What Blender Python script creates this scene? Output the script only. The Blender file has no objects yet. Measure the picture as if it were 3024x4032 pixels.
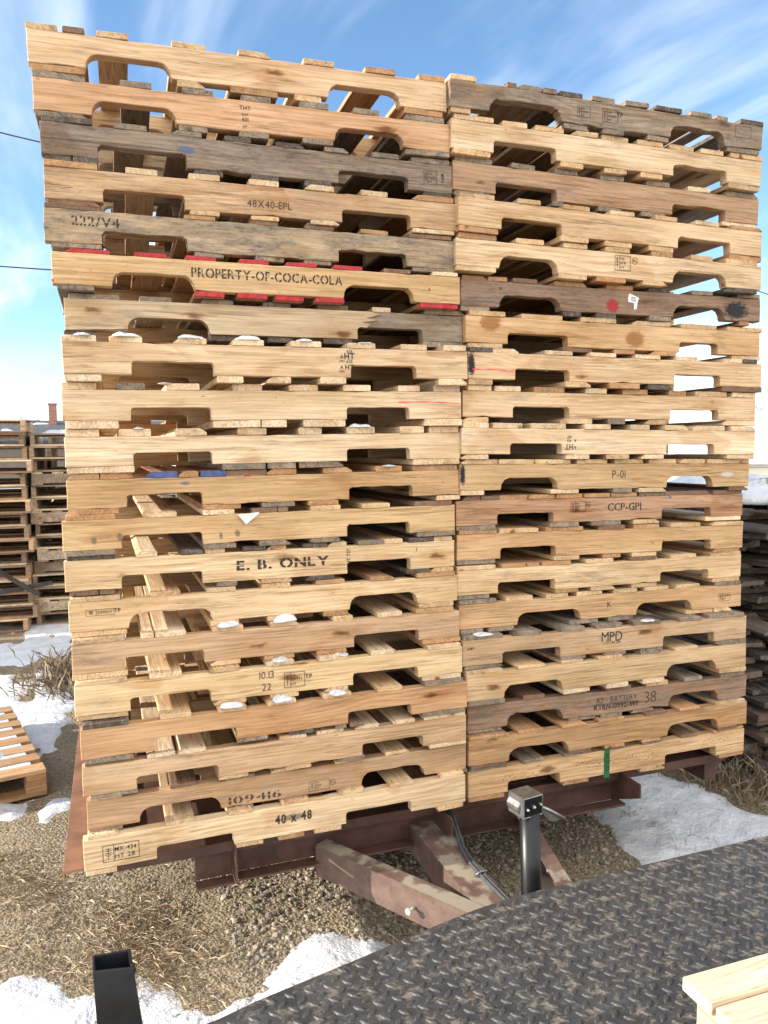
import bpy, bmesh, math, random
from mathutils import Vector, Matrix, noise
random.seed(7)
R=random.Random(11)
C=bpy.context.scene.collection
GZ=0.44            # height of the lowest pallet's runner above the ground
LEN=1.219; DEP=1.016; TH=0.037
def lin(c):
    c=c/255.0
    return c/12.92 if c<=0.04045 else ((c+0.055)/1.055)**2.4
def rgb(r,g,b,k=0.90,ds=.20):
    if r>208:   # fresh sawn boards are nearer cream than tan
        q=min(.62,(r-208)/26*.62); r,g,b=r+(246-r)*q,g+(229-g)*q,b+(200-b)*q
    r,g,b=lin(r),lin(g),lin(b); y=.3*r+.55*g+.15*b
    return ((r+(y-r)*ds)*k,(g+(y-g)*ds)*k,(b+(y-b)*ds)*k)
# ---------------------------------------------------------------- materials
def newmat(name):
    m=bpy.data.materials.new(name); m.use_nodes=True
    nt=m.node_tree; nt.nodes.clear()
    o=nt.nodes.new('ShaderNodeOutputMaterial'); b=nt.nodes.new('ShaderNodeBsdfPrincipled')
    nt.links.new(b.outputs[0],o.inputs[0])
    return m,nt,b
class N:
    def __init__(s,nt): s.nt=nt
    def n(s,t,ins=None,**kw):
        x=s.nt.nodes.new(t)
        for k,v in kw.items(): setattr(x,k,v)
        for k,v in (ins or {}).items(): s.set(x.inputs[k],v)
        return x
    def set(s,i,v):
        if isinstance(v,bpy.types.NodeSocket): s.nt.links.new(v,i)
        elif isinstance(v,bpy.types.Node): s.nt.links.new(v.outputs[0],i)
        else:
            if i.type=='RGBA' and len(v)==3: v=(*v,1)
            i.default_value=v
    def math(s,op,a,b=None,c=None,clamp=False):
        x=s.nt.nodes.new('ShaderNodeMath'); x.operation=op; x.use_clamp=clamp
        s.set(x.inputs[0],a)
        if b is not None: s.set(x.inputs[1],b)
        if c is not None: s.set(x.inputs[2],c)
        return x.outputs[0]
    def vm(s,op,a,b=None,sc=None):
        x=s.nt.nodes.new('ShaderNodeVectorMath'); x.operation=op
        s.set(x.inputs[0],a)
        if b is not None: s.set(x.inputs[1],b)
        if sc is not None: s.set(x.inputs['Scale'],sc)
        return x.outputs['Value'] if op in('LENGTH','DOT_PRODUCT','DISTANCE') else x.outputs[0]
    def mix(s,f,a,b,bt='MIX'):
        x=s.nt.nodes.new('ShaderNodeMix'); x.data_type='RGBA'; x.blend_type=bt
        s.set(x.inputs[0],f); s.set(x.inputs[6],a); s.set(x.inputs[7],b)
        return x.outputs[2]
    def noise(s,vec,scale,detail=3,rough=.55,dist=0.0,col=False):
        x=s.n('ShaderNodeTexNoise',{'Scale':scale,'Detail':detail,'Roughness':rough,'Distortion':dist})
        s.set(x.inputs['Vector'],vec)
        return x.outputs['Color' if col else 'Fac']
    def ramp(s,f,lo,hi,a=0.0,b=1.0):
        x=s.n('ShaderNodeMapRange'); x.interpolation_type='SMOOTHSTEP'
        s.set(x.inputs[0],f); x.inputs[1].default_value=lo; x.inputs[2].default_value=hi
        x.inputs[3].default_value=a; x.inputs[4].default_value=b
        return x.outputs[0]
def bump(g,b,h,strength=.4,dist=.002):
    x=g.n('ShaderNodeBump',{'Strength':strength,'Distance':dist}); g.set(x.inputs['Height'],h)
    g.nt.links.new(x.outputs[0],b.inputs['Normal'])
def wood_mat(end=None,name='sawn wood'):
    m,nt,b=newmat(name); g=N(nt)
    tc=g.n('ShaderNodeTexCoord').outputs['Object']; oi=g.n('ShaderNodeObjectInfo')
    rnd=oi.outputs['Random']; col=oi.outputs['Color']; wea=oi.outputs['Alpha']
    off=g.n('ShaderNodeCombineXYZ',{'X':g.math('MULTIPLY',rnd,37.0),'Y':g.math('MULTIPLY',g.math('FRACT',g.math('MULTIPLY',rnd,91.7)),3.0),'Z':g.math('MULTIPLY',g.math('FRACT',g.math('MULTIPLY',rnd,517.3)),3.0)}).outputs[0]
    v=g.vm('ADD',tc,off)
    # growth rings: distance from a pith line that lies a few centimetres off the board
    o2=g.n('ShaderNodeCombineXYZ',{'X':g.math('MULTIPLY',rnd,13.0),'Y':g.math('MULTIPLY_ADD',g.math('FRACT',g.math('MULTIPLY',rnd,71.3)),.16,-.10),'Z':g.math('MULTIPLY_ADD',g.math('FRACT',g.math('MULTIPLY',rnd,233.1)),.26,-.16)}).outputs[0]
    p=g.vm('ADD',tc,o2)
    wn=g.noise(g.vm('MULTIPLY',p,(1.9,7,7)),1.0,2,.5,0,True)
    p2=g.vm('ADD',g.vm('MULTIPLY',p,(.03,1,1)),g.vm('SCALE',g.vm('SUBTRACT',wn,(.5,.5,.5)),None,.085))
    wv=g.n('ShaderNodeTexWave',{'Scale':26.0,'Distortion':1.2,'Detail':2.0,'Detail Scale':.6},wave_type='RINGS',rings_direction='X',wave_profile='SAW')
    g.set(wv.inputs['Vector'],p2)
    ring=g.math('POWER',wv.outputs['Fac'],2.2)
    fib=g.noise(g.vm('MULTIPLY',v,(5,210,210)),1.0,4,.65)
    fib2=g.noise(g.vm('MULTIPLY',v,(14,60,60)),1.0,3,.6)
    big=g.noise(g.vm('MULTIPLY',v,(2.5,9,9)),1.0,3,.6)
    rstr=g.math('MULTIPLY',ring,g.ramp(g.noise(g.vm('MULTIPLY',v,(1.1,4,4)),1.0,2),.3,.65,.08,.60))
    c=g.mix(rstr,col,g.mix(1.0,col,(.70,.53,.37),'MULTIPLY'))
    c=g.mix(g.ramp(fib,.35,.75),g.mix(1.0,c,(1.10,1.08,1.06),'MULTIPLY'),g.mix(1.0,c,(.80,.74,.66),'MULTIPLY'))
    c=g.mix(g.ramp(big,.35,.7,0,.5),c,g.mix(1.0,c,(.86,.76,.62),'MULTIPLY'))
    lv=g.noise(g.vm('MULTIPLY',g.vm('ADD',v,(5.5,.3,8.8)),(2.0,11,11)),1.0,4,.62)
    c=g.mix(g.ramp(lv,.30,.70),g.mix(1.0,c,(1.10,1.10,1.11),'MULTIPLY'),g.mix(1.0,c,(.86,.81,.75),'MULTIPLY'))
    gr=g.ramp(g.noise(g.vm('MULTIPLY',g.vm('ADD',v,(2.2,7.3,1.1)),(4.5,80,80)),1.0,4,.75),.50,.60)
    gr=g.math('MULTIPLY',gr,g.ramp(g.noise(g.vm('MULTIPLY',v,(1.6,6,6)),1.0,3,.6),.38,.64,.12,.60))
    c=g.mix(gr,c,g.mix(1.0,c,(.46,.39,.32),'MULTIPLY'))
    # knots
    kv=g.vm('MULTIPLY',v,(4.2,13,13))
    kv=g.vm('ADD',kv,g.vm('SCALE',g.vm('SUBTRACT',g.noise(g.vm('MULTIPLY',v,(30,60,60)),1.0,2,.5,0,True),(.5,.5,.5)),None,.25))
    vo=g.n('ShaderNodeTexVoronoi',{'Scale':1.0,'Randomness':1.0}); g.set(vo.inputs['Vector'],kv)
    sep=g.n('ShaderNodeSeparateColor'); g.set(sep.inputs[0],vo.outputs['Color'])
    kn=g.math('MULTIPLY',g.ramp(vo.outputs['Distance'],.05,.19,1,0),g.math('GREATER_THAN',sep.outputs[0],.60))
    halo=g.math('MULTIPLY',g.ramp(vo.outputs['Distance'],.12,.55,.45,0),g.math('GREATER_THAN',sep.outputs[0],.66))
    c=g.mix(halo,c,g.mix(1.0,c,(.80,.62,.42),'MULTIPLY'))
    c=g.mix(g.math('MULTIPLY',kn,.92),c,g.mix(1.0,c,(.30,.18,.10),'MULTIPLY'))
    if end:
        sx=g.n('ShaderNodeSeparateXYZ'); g.set(sx.inputs[0],tc)
        e=g.ramp(g.math('ADD',sx.outputs[0],g.math('MULTIPLY',big,.012)),.012,.020,.93,0)
        c=g.mix(e,c,g.mix(g.ramp(fib2,.3,.7),end,tuple(q*.62 for q in end)))
    # weathering: silvery fibres, grey smudges and dark mould specks
    wf=g.math('MULTIPLY',g.ramp(g.noise(g.vm('MULTIPLY',v,(7,26,26)),1.0,5,.75),.38,.62),wea,clamp=True)
    dark=g.noise(g.vm('MULTIPLY',v,(38,105,105)),1.0,5,.8)
    wc=g.mix(g.ramp(dark,.42,.62),(.20,.175,.155),(.050,.044,.040))
    c=g.mix(g.math('MULTIPLY',wf,.9),c,wc)
    sm=g.ramp(g.noise(g.vm('MULTIPLY',v,(3.3,14,14)),1.0,5,.68),.57,.72)
    sm=g.math('MULTIPLY',sm,g.math('MULTIPLY_ADD',wea,.5,.34))
    c=g.mix(sm,c,g.mix(g.ramp(fib2,.4,.6),(.17,.15,.13),(.09,.082,.08)))
    sp=g.math('MULTIPLY',g.ramp(g.noise(g.vm('MULTIPLY',v,(46,120,120)),1.0,3,.6),.66,.73,0,.7),g.ramp(g.noise(g.vm('MULTIPLY',g.vm('ADD',v,(7.7,2.1,4.4)),(3,9,9)),1.0,2,.5),.45,.62,.15,1))
    c=g.mix(sp,c,g.mix(1.0,c,(.4,.33,.27),'MULTIPLY'))
    # drying checks
    ck=g.ramp(g.noise(g.vm('MULTIPLY',v,(3.0,120,120)),1.0,2,.4,.6),.285,.31,1,0)
    ck=g.math('MULTIPLY',ck,g.math('MULTIPLY_ADD',wea,.6,.35),clamp=True)
    c=g.mix(g.math('MULTIPLY',ck,.75),c,(.05,.035,.025))
    ck2=g.noise(g.vm('MULTIPLY',g.vm('ADD',v,(3.1,1.7,2.9)),(1.7,46,46)),1.0,3,.55,.5)
    ck2=g.math('MULTIPLY',g.math('MULTIPLY',g.ramp(g.math('ABSOLUTE',g.math('SUBTRACT',ck2,.5)),.0,.011,1,0),g.ramp(g.noise(g.vm('MULTIPLY',v,(2.3,9,9)),1.0,2,.5),.52,.60)),g.math('MULTIPLY_ADD',wea,.5,.5))
    c=g.mix(g.math('MULTIPLY',ck2,.8),c,(.06,.04,.028))
    # a few walnut-brown water stains and rust runs
    st=g.ramp(g.noise(g.vm('MULTIPLY',g.vm('ADD',v,(9.1,4.2,1.3)),(2.6,5,5)),1.0,3,.6,.8),.60,.68,0,.42)
    c=g.mix(st,c,g.mix(1.0,c,(.70,.52,.36),'MULTIPLY'))
    g.set(b.inputs['Base Color'],c)
    b.inputs['Roughness'].default_value=.82
    b.inputs['Specular IOR Level'].default_value=.25
    h=g.math('ADD',g.math('MULTIPLY',fib,.9),g.math('MULTIPLY',fib2,.6))
    h=g.math('ADD',h,g.math('MULTIPLY',ring,-.15))
    h=g.math('ADD',h,g.math('MULTIPLY',ck,-1.2))
    h=g.math('ADD',h,g.math('MULTIPLY',wf,g.math('MULTIPLY',dark,1.6)))
    bump(g,b,h,.50,.0016)
    return m
def simple(name,c1,c2,sc=12,rough=.7,metal=0,lo=.35,hi=.65,bs=.3,bd=.003,detail=5,spec=.4,stretch=(1,1,1)):
    m,nt,b=newmat(name); g=N(nt)
    tc=g.n('ShaderNodeTexCoord').outputs['Object']; v=g.vm('MULTIPLY',tc,stretch)
    f=g.noise(v,sc,detail,.65)
    g.set(b.inputs['Base Color'],g.mix(g.ramp(f,lo,hi),c1,c2))
    b.inputs['Roughness'].default_value=rough; b.inputs['Metallic'].default_value=metal
    b.inputs['Specular IOR Level'].default_value=spec
    if bs: bump(g,b,g.noise(v,sc*5,4,.7),bs,bd)
    return m
WOOD=wood_mat()
WOODR=wood_mat((.56,.03,.055),'sawn wood with red painted ends'); WOODU=wood_mat((.06,.13,.36),'sawn wood with blue painted ends')
def ink_mat(name,col,lo=.38,hi=.50,a=.95,sc=190):
    m,nt,b=newmat(name); g=N(nt)
    tc=g.n('ShaderNodeTexCoord').outputs['Object']
    f=g.noise(g.vm('MULTIPLY',tc,(1,1,1.6)),sc,3,.7)
    b.inputs['Base Color'].default_value=(*col,1); b.inputs['Roughness'].default_value=.7
    g.set(b.inputs['Alpha'],g.ramp(f,lo-.04,hi-.04,.25,a))
    return m
INK=ink_mat('stencil ink',(.022,.020,.020)); BRAND=ink_mat('burnt brand',(.075,.036,.020),.30,.42)
FAINT=ink_mat('faded ink',(.05,.042,.04),.36,.50,.80)
def smear_mat(name,col,a=.85):
    m,nt,b=newmat(name); g=N(nt)
    tc=g.n('ShaderNodeTexCoord').outputs['UV']
    d=g.vm('LENGTH',g.vm('SUBTRACT',tc,(.5,.5,0)))
    oc=g.n('ShaderNodeTexCoord').outputs['Object']
    n=g.noise(g.vm('MULTIPLY',oc,(45,45,140)),1.0,5,.75)
    e=g.math('ADD',d,g.math('MULTIPLY',g.math('SUBTRACT',n,.5),.55))
    b.inputs['Base Color'].default_value=(*col,1); b.inputs['Roughness'].default_value=.75
    if name.startswith('green'):
        q=g.n('ShaderNodeSeparateXYZ'); g.set(q.inputs[0],g.vm('SUBTRACT',tc,(.5,.5,0)))
        e=g.math('ADD',g.math('MAXIMUM',g.math('ABSOLUTE',q.outputs[0]),g.math('MULTIPLY',g.math('ABSOLUTE',q.outputs[1]),.9)),g.math('MULTIPLY',g.math('SUBTRACT',n,.5),.12))
        g.set(b.inputs['Alpha'],g.ramp(e,.36,.42,a,0)); return m
    if name.startswith('rust'):
        sp=g.noise(oc,150,3,.6); g.set(b.inputs['Alpha'],g.math('MULTIPLY',g.ramp(sp,.58,.66),g.ramp(e,.22,.5,a,0))); return m
    if name.startswith('black'): e=g.math('ADD',d,g.math('MULTIPLY',g.math('SUBTRACT',n,.5),1.1))
    g.set(b.inputs['Alpha'],g.ramp(e,.22,.46,a,0))
    return m
SM={'red':smear_mat('red spray paint',(.42,.02,.035),.8),'black':smear_mat('black spray paint',(.012,.012,.015),.95),'green':smear_mat('green marker paint',(.004,.15,.045),.95),
'blue':smear_mat('blue paint rub',(.08,.16,.32),.5),'specks':smear_mat('rust brown specks',(.19,.065,.02),.8),'orange':smear_mat('orange stain',(.36,.15,.03),.6),'white':smear_mat('white scuff',(.75,.73,.70),.6),'grey':smear_mat('grey scuff',(.13,.12,.11),.45),'pink':smear_mat('pink crayon',(.85,.10,.14),.95)}
RUST=simple('rusty painted steel',(.060,.030,.022),(.115,.058,.043),9,.62,.0,.35,.7,.35,.002,6)
RUST2=simple('orange rusted steel',(.17,.078,.04),(.29,.145,.080),7,.6,.0,.3,.7,.25,.0015,6)
def pinky_mat():
    m,nt,b=newmat('worn primer channel'); g=N(nt)
    tc=g.n('ShaderNodeTexCoord').outputs['Object']
    f=g.noise(tc,14,6,.7); c=g.mix(g.ramp(f,.3,.7),(.085,.050,.039),(.155,.098,.077))
    c=g.mix(g.ramp(g.noise(tc,60,4,.7),.62,.72),c,(.06,.035,.028))
    # old sand coloured paint left on the upward faces
    no=g.n('ShaderNodeNewGeometry').outputs['Normal']; s=g.n('ShaderNodeSeparateXYZ'); g.set(s.inputs[0],no)
    k=g.math('MULTIPLY',g.math('GREATER_THAN',s.outputs[2],.8),g.ramp(g.noise(tc,4.5,6,.62),.46,.53,0,.85))
    c=g.mix(k,c,(.29,.255,.20))
    g.set(b.inputs['Base Color'],c); b.inputs['Roughness'].default_value=.6
    bump(g,b,f,.3,.002)
    return m
PRIMER=pinky_mat()
GALV=simple('galvanised steel',(.20,.20,.20),(.36,.36,.355),30,.38,.9,.3,.7,.15,.001,4)
BLACKP=simple('black painted steel',(.004,.0045,.006),(.009,.010,.012),20,.36,0,.3,.7,.12,.001,4,.35)
def plate_mat():
    m,nt,b=newmat('checker plate'); g=N(nt)
    PM=1
    tc=g.n('ShaderNodeTexCoord').outputs['Object']
    f=g.noise(tc,11,6,.68); c=g.mix(g.ramp(f,.3,.7),(.020,.022,.026),(.050,.052,.055))
    s=g.n('ShaderNodeSeparateXYZ'); g.set(s.inputs[0],tc)
    # mud dried onto the plate, heavier towards the far right corner
    w=g.math('ADD',g.noise(g.vm('MULTIPLY',tc,(1,1.4,1)),24,6,.8),g.math('MULTIPLY',g.ramp(g.math('ADD',s.outputs[0],g.math('MULTIPLY',s.outputs[1],.5)),.6,2.0),.13))
    mud=g.math('MULTIPLY',g.ramp(w,.50,.63),g.ramp(g.math('ADD',s.outputs[2],g.math('MULTIPLY',g.noise(tc,300,2,.5),.0012)),.0004,.0022,1,.12))
    c=g.mix(g.math('MULTIPLY',mud,.52),c,g.mix(f,(.20,.155,.105),(.40,.33,.245)))
    lug=g.ramp(s.outputs[2],-.0002,.0008)
    c=g.mix(g.math('MULTIPLY',lug,.8),c,g.mix(g.noise(tc,90,3,.6),(.030,.030,.033),(.085,.075,.070)))
    c=g.mix(g.ramp(g.noise(tc,260,2,.5),.70,.78,0,.6),c,(.40,.39,.37))
    c=g.mix(g.ramp(g.noise(tc,17,4,.7),.64,.72,0,.55),c,(.11,.05,.032))
    g.set(b.inputs['Base Color'],c); g.set(b.inputs['Roughness'],g.ramp(mud,0,1,.50,.9)); b.inputs['Metallic'].default_value=.0
    bump(g,b,g.noise(tc,160,4,.75),.45,.0012)
    return m
PLATE=plate_mat()
def snow_mat():
    m,nt,b=newmat('snow'); g=N(nt)
    tc=g.n('ShaderNodeTexCoord').outputs['Object']
    f=g.noise(tc,9,5,.6)
    c=g.mix(g.ramp(f,.35,.7),(.72,.735,.76),(.58,.595,.63))
    c=g.mix(g.ramp(g.noise(tc,60,4,.75),.68,.78,0,.5),c,(.35,.29,.22))
    g.set(b.inputs['Base Color'],c); b.inputs['Roughness'].default_value=.6; b.inputs['Specular IOR Level'].default_value=.3
    bump(g,b,g.math('ADD',g.noise(tc,40,4,.6),g.math('MULTIPLY',f,2.5)),.6,.014)
    return m
SNOW=snow_mat()
def ground_mat():
    m,nt,b=newmat('gravelly soil'); g=N(nt)
    tc=g.n('ShaderNodeTexCoord').outputs['Object']
    f=g.noise(tc,2.2,6,.65); f2=g.noise(tc,45,5,.75)
    c=g.mix(g.ramp(f,.35,.65),(.27,.215,.14),(.37,.30,.20))
    vo=g.n('ShaderNodeTexVoronoi',{'Scale':85.0}); g.set(vo.inputs['Vector'],g.vm('ADD',tc,g.vm('SCALE',g.noise(tc,60,2,.5,0,True),None,.01)))
    s=g.n('ShaderNodeSeparateColor'); g.set(s.inputs[0],vo.outputs['Color'])
    pc=g.mix(s.outputs[0],(.16,.135,.11),(.48,.41,.31))
    c=g.mix(g.math('MULTIPLY',g.ramp(vo.outputs['Distance'],.30,.45,1,0),g.math('GREATER_THAN',s.outputs[1],.35)),c,pc)
    c=g.mix(g.ramp(f2,.42,.7),c,g.mix(1.0,c,(.5,.44,.40),'MULTIPLY'))
    g.set(b.inputs['Base Color'],c); b.inputs['Roughness'].default_value=.95; b.inputs['Specular IOR Level'].default_value=.15
    bump(g,b,g.math('ADD',g.math('MULTIPLY',vo.outputs['Distance'],-1.0),f2),.8,.009)
    return m
GROUND=ground_mat()
def stone_mat():
    m,nt,b=newmat('pebbles'); g=N(nt)
    ge=g.n('ShaderNodeNewGeometry').outputs['Random Per Island']
    cr=g.n('ShaderNodeValToRGB'); g.set(cr.inputs[0],ge)
    e=cr.color_ramp.elements; cols=[(0,(.11,.105,.10)),(.2,(.29,.24,.18)),(.4,(.37,.315,.24)),(.55,(.19,.18,.175)),(.7,(.34,.27,.19)),(.85,(.43,.385,.32)),(1,(.23,.19,.145))]
    e[0].position=0;e[0].color=(*cols[0][1],1);e[1].position=1;e[1].color=(*cols[-1][1],1)
    for p,c in cols[1:-1]:
        x=e.new(p); x.color=(*c,1)
    tc=g.n('ShaderNodeTexCoord').outputs['Object']
    g.set(b.inputs['Base Color'],g.mix(g.ramp(g.noise(tc,200,3,.6),.4,.7),cr.outputs[0],g.mix(1.0,cr.outputs[0],(.7,.66,.62),'MULTIPLY')))
    b.inputs['Roughness'].default_value=.85
    return m
STONE=stone_mat()
def straw_mat(k=1.0):
    m,nt,b=newmat('dry straw'); g=N(nt)
    ge=g.n('ShaderNodeNewGeometry').outputs['Random Per Island']
    c=g.mix(ge,(.19*k,.135*k,.08*k),(.52*k,.41*k,.27*k)); g.set(b.inputs['Base Color'],c); b.inputs['Roughness'].default_value=.7
    return m
STRAW=straw_mat()
# ---------------------------------------------------------------- mesh helpers
def mesh(name,verts,faces,mat,parent=None,smooth=False):
    me=bpy.data.meshes.new(name); me.from_pydata(verts,[],faces); me.update()
    if mat is not None: me.materials.append(mat)
    if smooth: me.polygons.foreach_set('use_smooth',[True]*len(me.polygons))
    o=bpy.data.objects.new(name,me); C.objects.link(o)
    if parent is not None: o.parent=parent
    return o
def tag(o,label=None,cat=None,group=None,kind=None):
    if label: o['label']=label
    if cat: o['category']=cat
    if group: o['group']=group
    if kind: o['kind']=kind
    return o
def empty(name,loc,rz=0,label=None,cat=None,group=None,ry=0):
    o=bpy.data.objects.new(name,None); o.empty_display_size=.1; C.objects.link(o)
    o.location=loc; o.rotation_euler=(0,ry,rz)
    return tag(o,label,cat,group)
def copy_tree(o,parent=None):
    c=o.copy(); C.objects.link(c)
    if parent is not None: c.parent=parent
    for ch in list(o.children): copy_tree(ch,c)
    return c
def paint(o,c,w=0.0): o.color=(c[0],c[1],c[2],w); return o
def jit(c,a=.10,r=R):
    k=1+r.uniform(-a,a); h=r.uniform(-.03,.03)
    return (c[0]*k*(1+h),c[1]*k,c[2]*k*(1-h))
def inset(poly,d):
    n=len(poly); out=[]
    for i in range(n):
        a=Vector(poly[i-1]);b=Vector(poly[i]);c=Vector(poly[(i+1)%n])
        e1=(b-a);e2=(c-b)
        if e1.length<1e-9 or e2.length<1e-9: out.append(tuple(b)); continue
        e1.normalize();e2.normalize()
        n1=Vector((-e1.y,e1.x));n2=Vector((-e2.y,e2.x)); m=n1+n2
        if m.length<1e-6: m=n1
        m.normalize(); k=max(.5,m.dot(n1)); q=b+m*(d/k); out.append((q.x,q.y))
    return out
def area(p): return sum(p[i-1][0]*p[i][1]-p[i][0]*p[i-1][1] for i in range(len(p)))/2
def prism(poly,t,ch=.0015,axis='y',endf=None,mids=0):
    """extrude a closed outline by t with chamfered ends; axis y: outline in xz, axis x: outline in yz"""
    if area(poly)<0: poly=poly[::-1]
    ins=inset(poly,ch); n=len(poly); rings=[]; V=[]
    stations=[(0,ins),(ch,poly)]+[(t*(k+1)/(mids+1),poly) for k in range(mids)]+[(t-ch,poly),(t,ins)]
    for s,pl in stations:
        base=len(V)
        for k,(u,v) in enumerate(pl):
            ss=s
            if endf: ss=s+endf(u,v,s/t)
            V.append((u,ss,v) if axis=='y' else (ss,u,v))
        rings.append(base)
    F=[]
    for a,b in zip(rings,rings[1:]):
        for k in range(n):
            k2=(k+1)%n
            q=(a+k,a+k2,b+k2,b+k)
            F.append(q if axis=='y' else q)
    F.append(tuple(range(rings[0]+n-1,rings[0]-1,-1))); F.append(tuple(range(rings[-1],rings[-1]+n)))
    return V,F
def fixn(o):
    bm=bmesh.new(); bm.from_mesh(o.data); bmesh.ops.recalc_face_normals(bm,faces=bm.faces); bm.to_mesh(o.data); bm.free(); return o
def box(name,x0,x1,y0,y1,z0,z1,mat,parent=None,ch=.002):
    pl=[(x0,z0),(x1,z0),(x1,z1),(x0,z1)]
    V,F=prism(pl,y1-y0,ch,'y'); V=[(x,y+y0,z) for x,y,z in V]
    return fixn(mesh(name,V,F,mat,parent))
def notch_outline(h,notches,rough=.0007,r=R,left=None,L=LEN):
    """runner outline seen from the front: two fork notches cut into the lower edge"""
    pts=[(0,0)]
    for a,b,k in notches:
        d=.037 if k=='S' else .041
        rad=.011 if k=='S' else .034
        if k=='L':
            pts.append((a-.002,0))
        else: pts.append((a,0))
        def arc(cx,cz,a0,a1,n=7):
            for i in range(n+1):
                t=math.radians(a0+(a1-a0)*i/n); pts.append((cx+rad*math.cos(t),cz+rad*math.sin(t)))
        arc(a+rad,d-rad,180,90); arc(b-rad,d-rad,90,0)
        if k=='L': pts.append((b+.004,0))
        else: pts.append((b+.001,0))
    pts+=[(L,0),(L,h),(0,h)]
    out=[]
    n=len(pts)
    for i in range(n):
        a=pts[i];b=pts[(i+1)%n]; out.append(a)
        l=math.hypot(b[0]-a[0],b[1]-a[1])
        if l>.06:
            m=int(l/.035)
            for k in range(1,m):
                out.append((a[0]+(b[0]-a[0])*k/m,a[1]+(b[1]-a[1])*k/m))
    res=[(x+r.uniform(-rough,rough),z+r.uniform(-rough,rough)) for x,z in out]
    for _ in range(r.randrange(2,6)):
        k=r.randrange(1,len(res)-1); x,z=res[k]
        if z<h*.6: res[k]=(x,z+r.uniform(.001,.0045))
        else: res[k]=(x,z-r.uniform(.0005,.003))
    return res
def board_verts(w,t,L,r=R,wane=None):
    c=.0022
    if wane is None: wane=r.random()
    tl=tr=c
    if wane<.07: tl=min(.012,t*.7)
    elif wane<.16: tr=min(.012,t*.7)
    bw=.0015
    pl=[(bw,0),(w-bw,0),(w,bw),(w,t-tr),(w-tr*1.6,t),(w*.5,t+r.uniform(-.0005,.0003)),(tl*1.6,t),(0,t-tl),(0,bw)]
    s0=r.uniform(-.05,.05); s1=r.uniform(-.05,.05); a0=r.uniform(0,6)
    def endf(u,v,q):
        if q<.1: return s0*(u-w/2)+.0012*math.sin(u*300+a0)
        if q>.9: return s1*(u-w/2)
        return 0
    return prism(pl,L,.0013,'x',endf,2)
COL={'p':rgb(230,202,162),'y':rgb(220,184,132),'o':rgb(206,160,108),'b':rgb(150,116,90),'g':rgb(166,152,134),'d':rgb(96,84,74),'r':rgb(206,160,112),'u':rgb(190,130,90)}
WEA={'p':.05,'y':.08,'o':.18,'b':.4,'g':.75,'d':.85,'r':.10,'u':.25}
NAIL=simple('nail head',(.05,.035,.03),(.10,.07,.055),80,.6,.3,.3,.7,0)
def board(name,parent,s0,s1,z,t,kind,y0=0.0,L=DEP,r=R):
    w=max(.03,s1-s0-.001)
    V,F=board_verts(w,t,L,r); nf=len(F)
    o=fixn(mesh(name,V,F,{'r':WOODR,'u':WOODU}.get(kind,WOOD),parent))
    if name=='top_board':
        bm=bmesh.new(); bm.from_mesh(o.data)
        for nx in (.019,.508,.997):
            for q in (.22,.78) if w<.11 else (.15,.5,.85):
                cx=nx+r.uniform(-.007,.007); cy=w*q+r.uniform(-.006,.006)
                f=bm.faces.new([bm.verts.new((cx+.0032*math.cos(a*1.047),cy+.0032*math.sin(a*1.047),t+.0004)) for a in range(6)]); f.material_index=1
        bm.to_mesh(o.data); bm.free(); o.data.materials.append(NAIL)
    o.location=(s1,y0,z); o.rotation_euler=(0,0,math.radians(90)+r.uniform(-.006,.006))
    paint(o,jit(COL[kind],.12,r),min(1,max(0,WEA[kind]+r.uniform(-.05,.12))))
    return o

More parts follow.
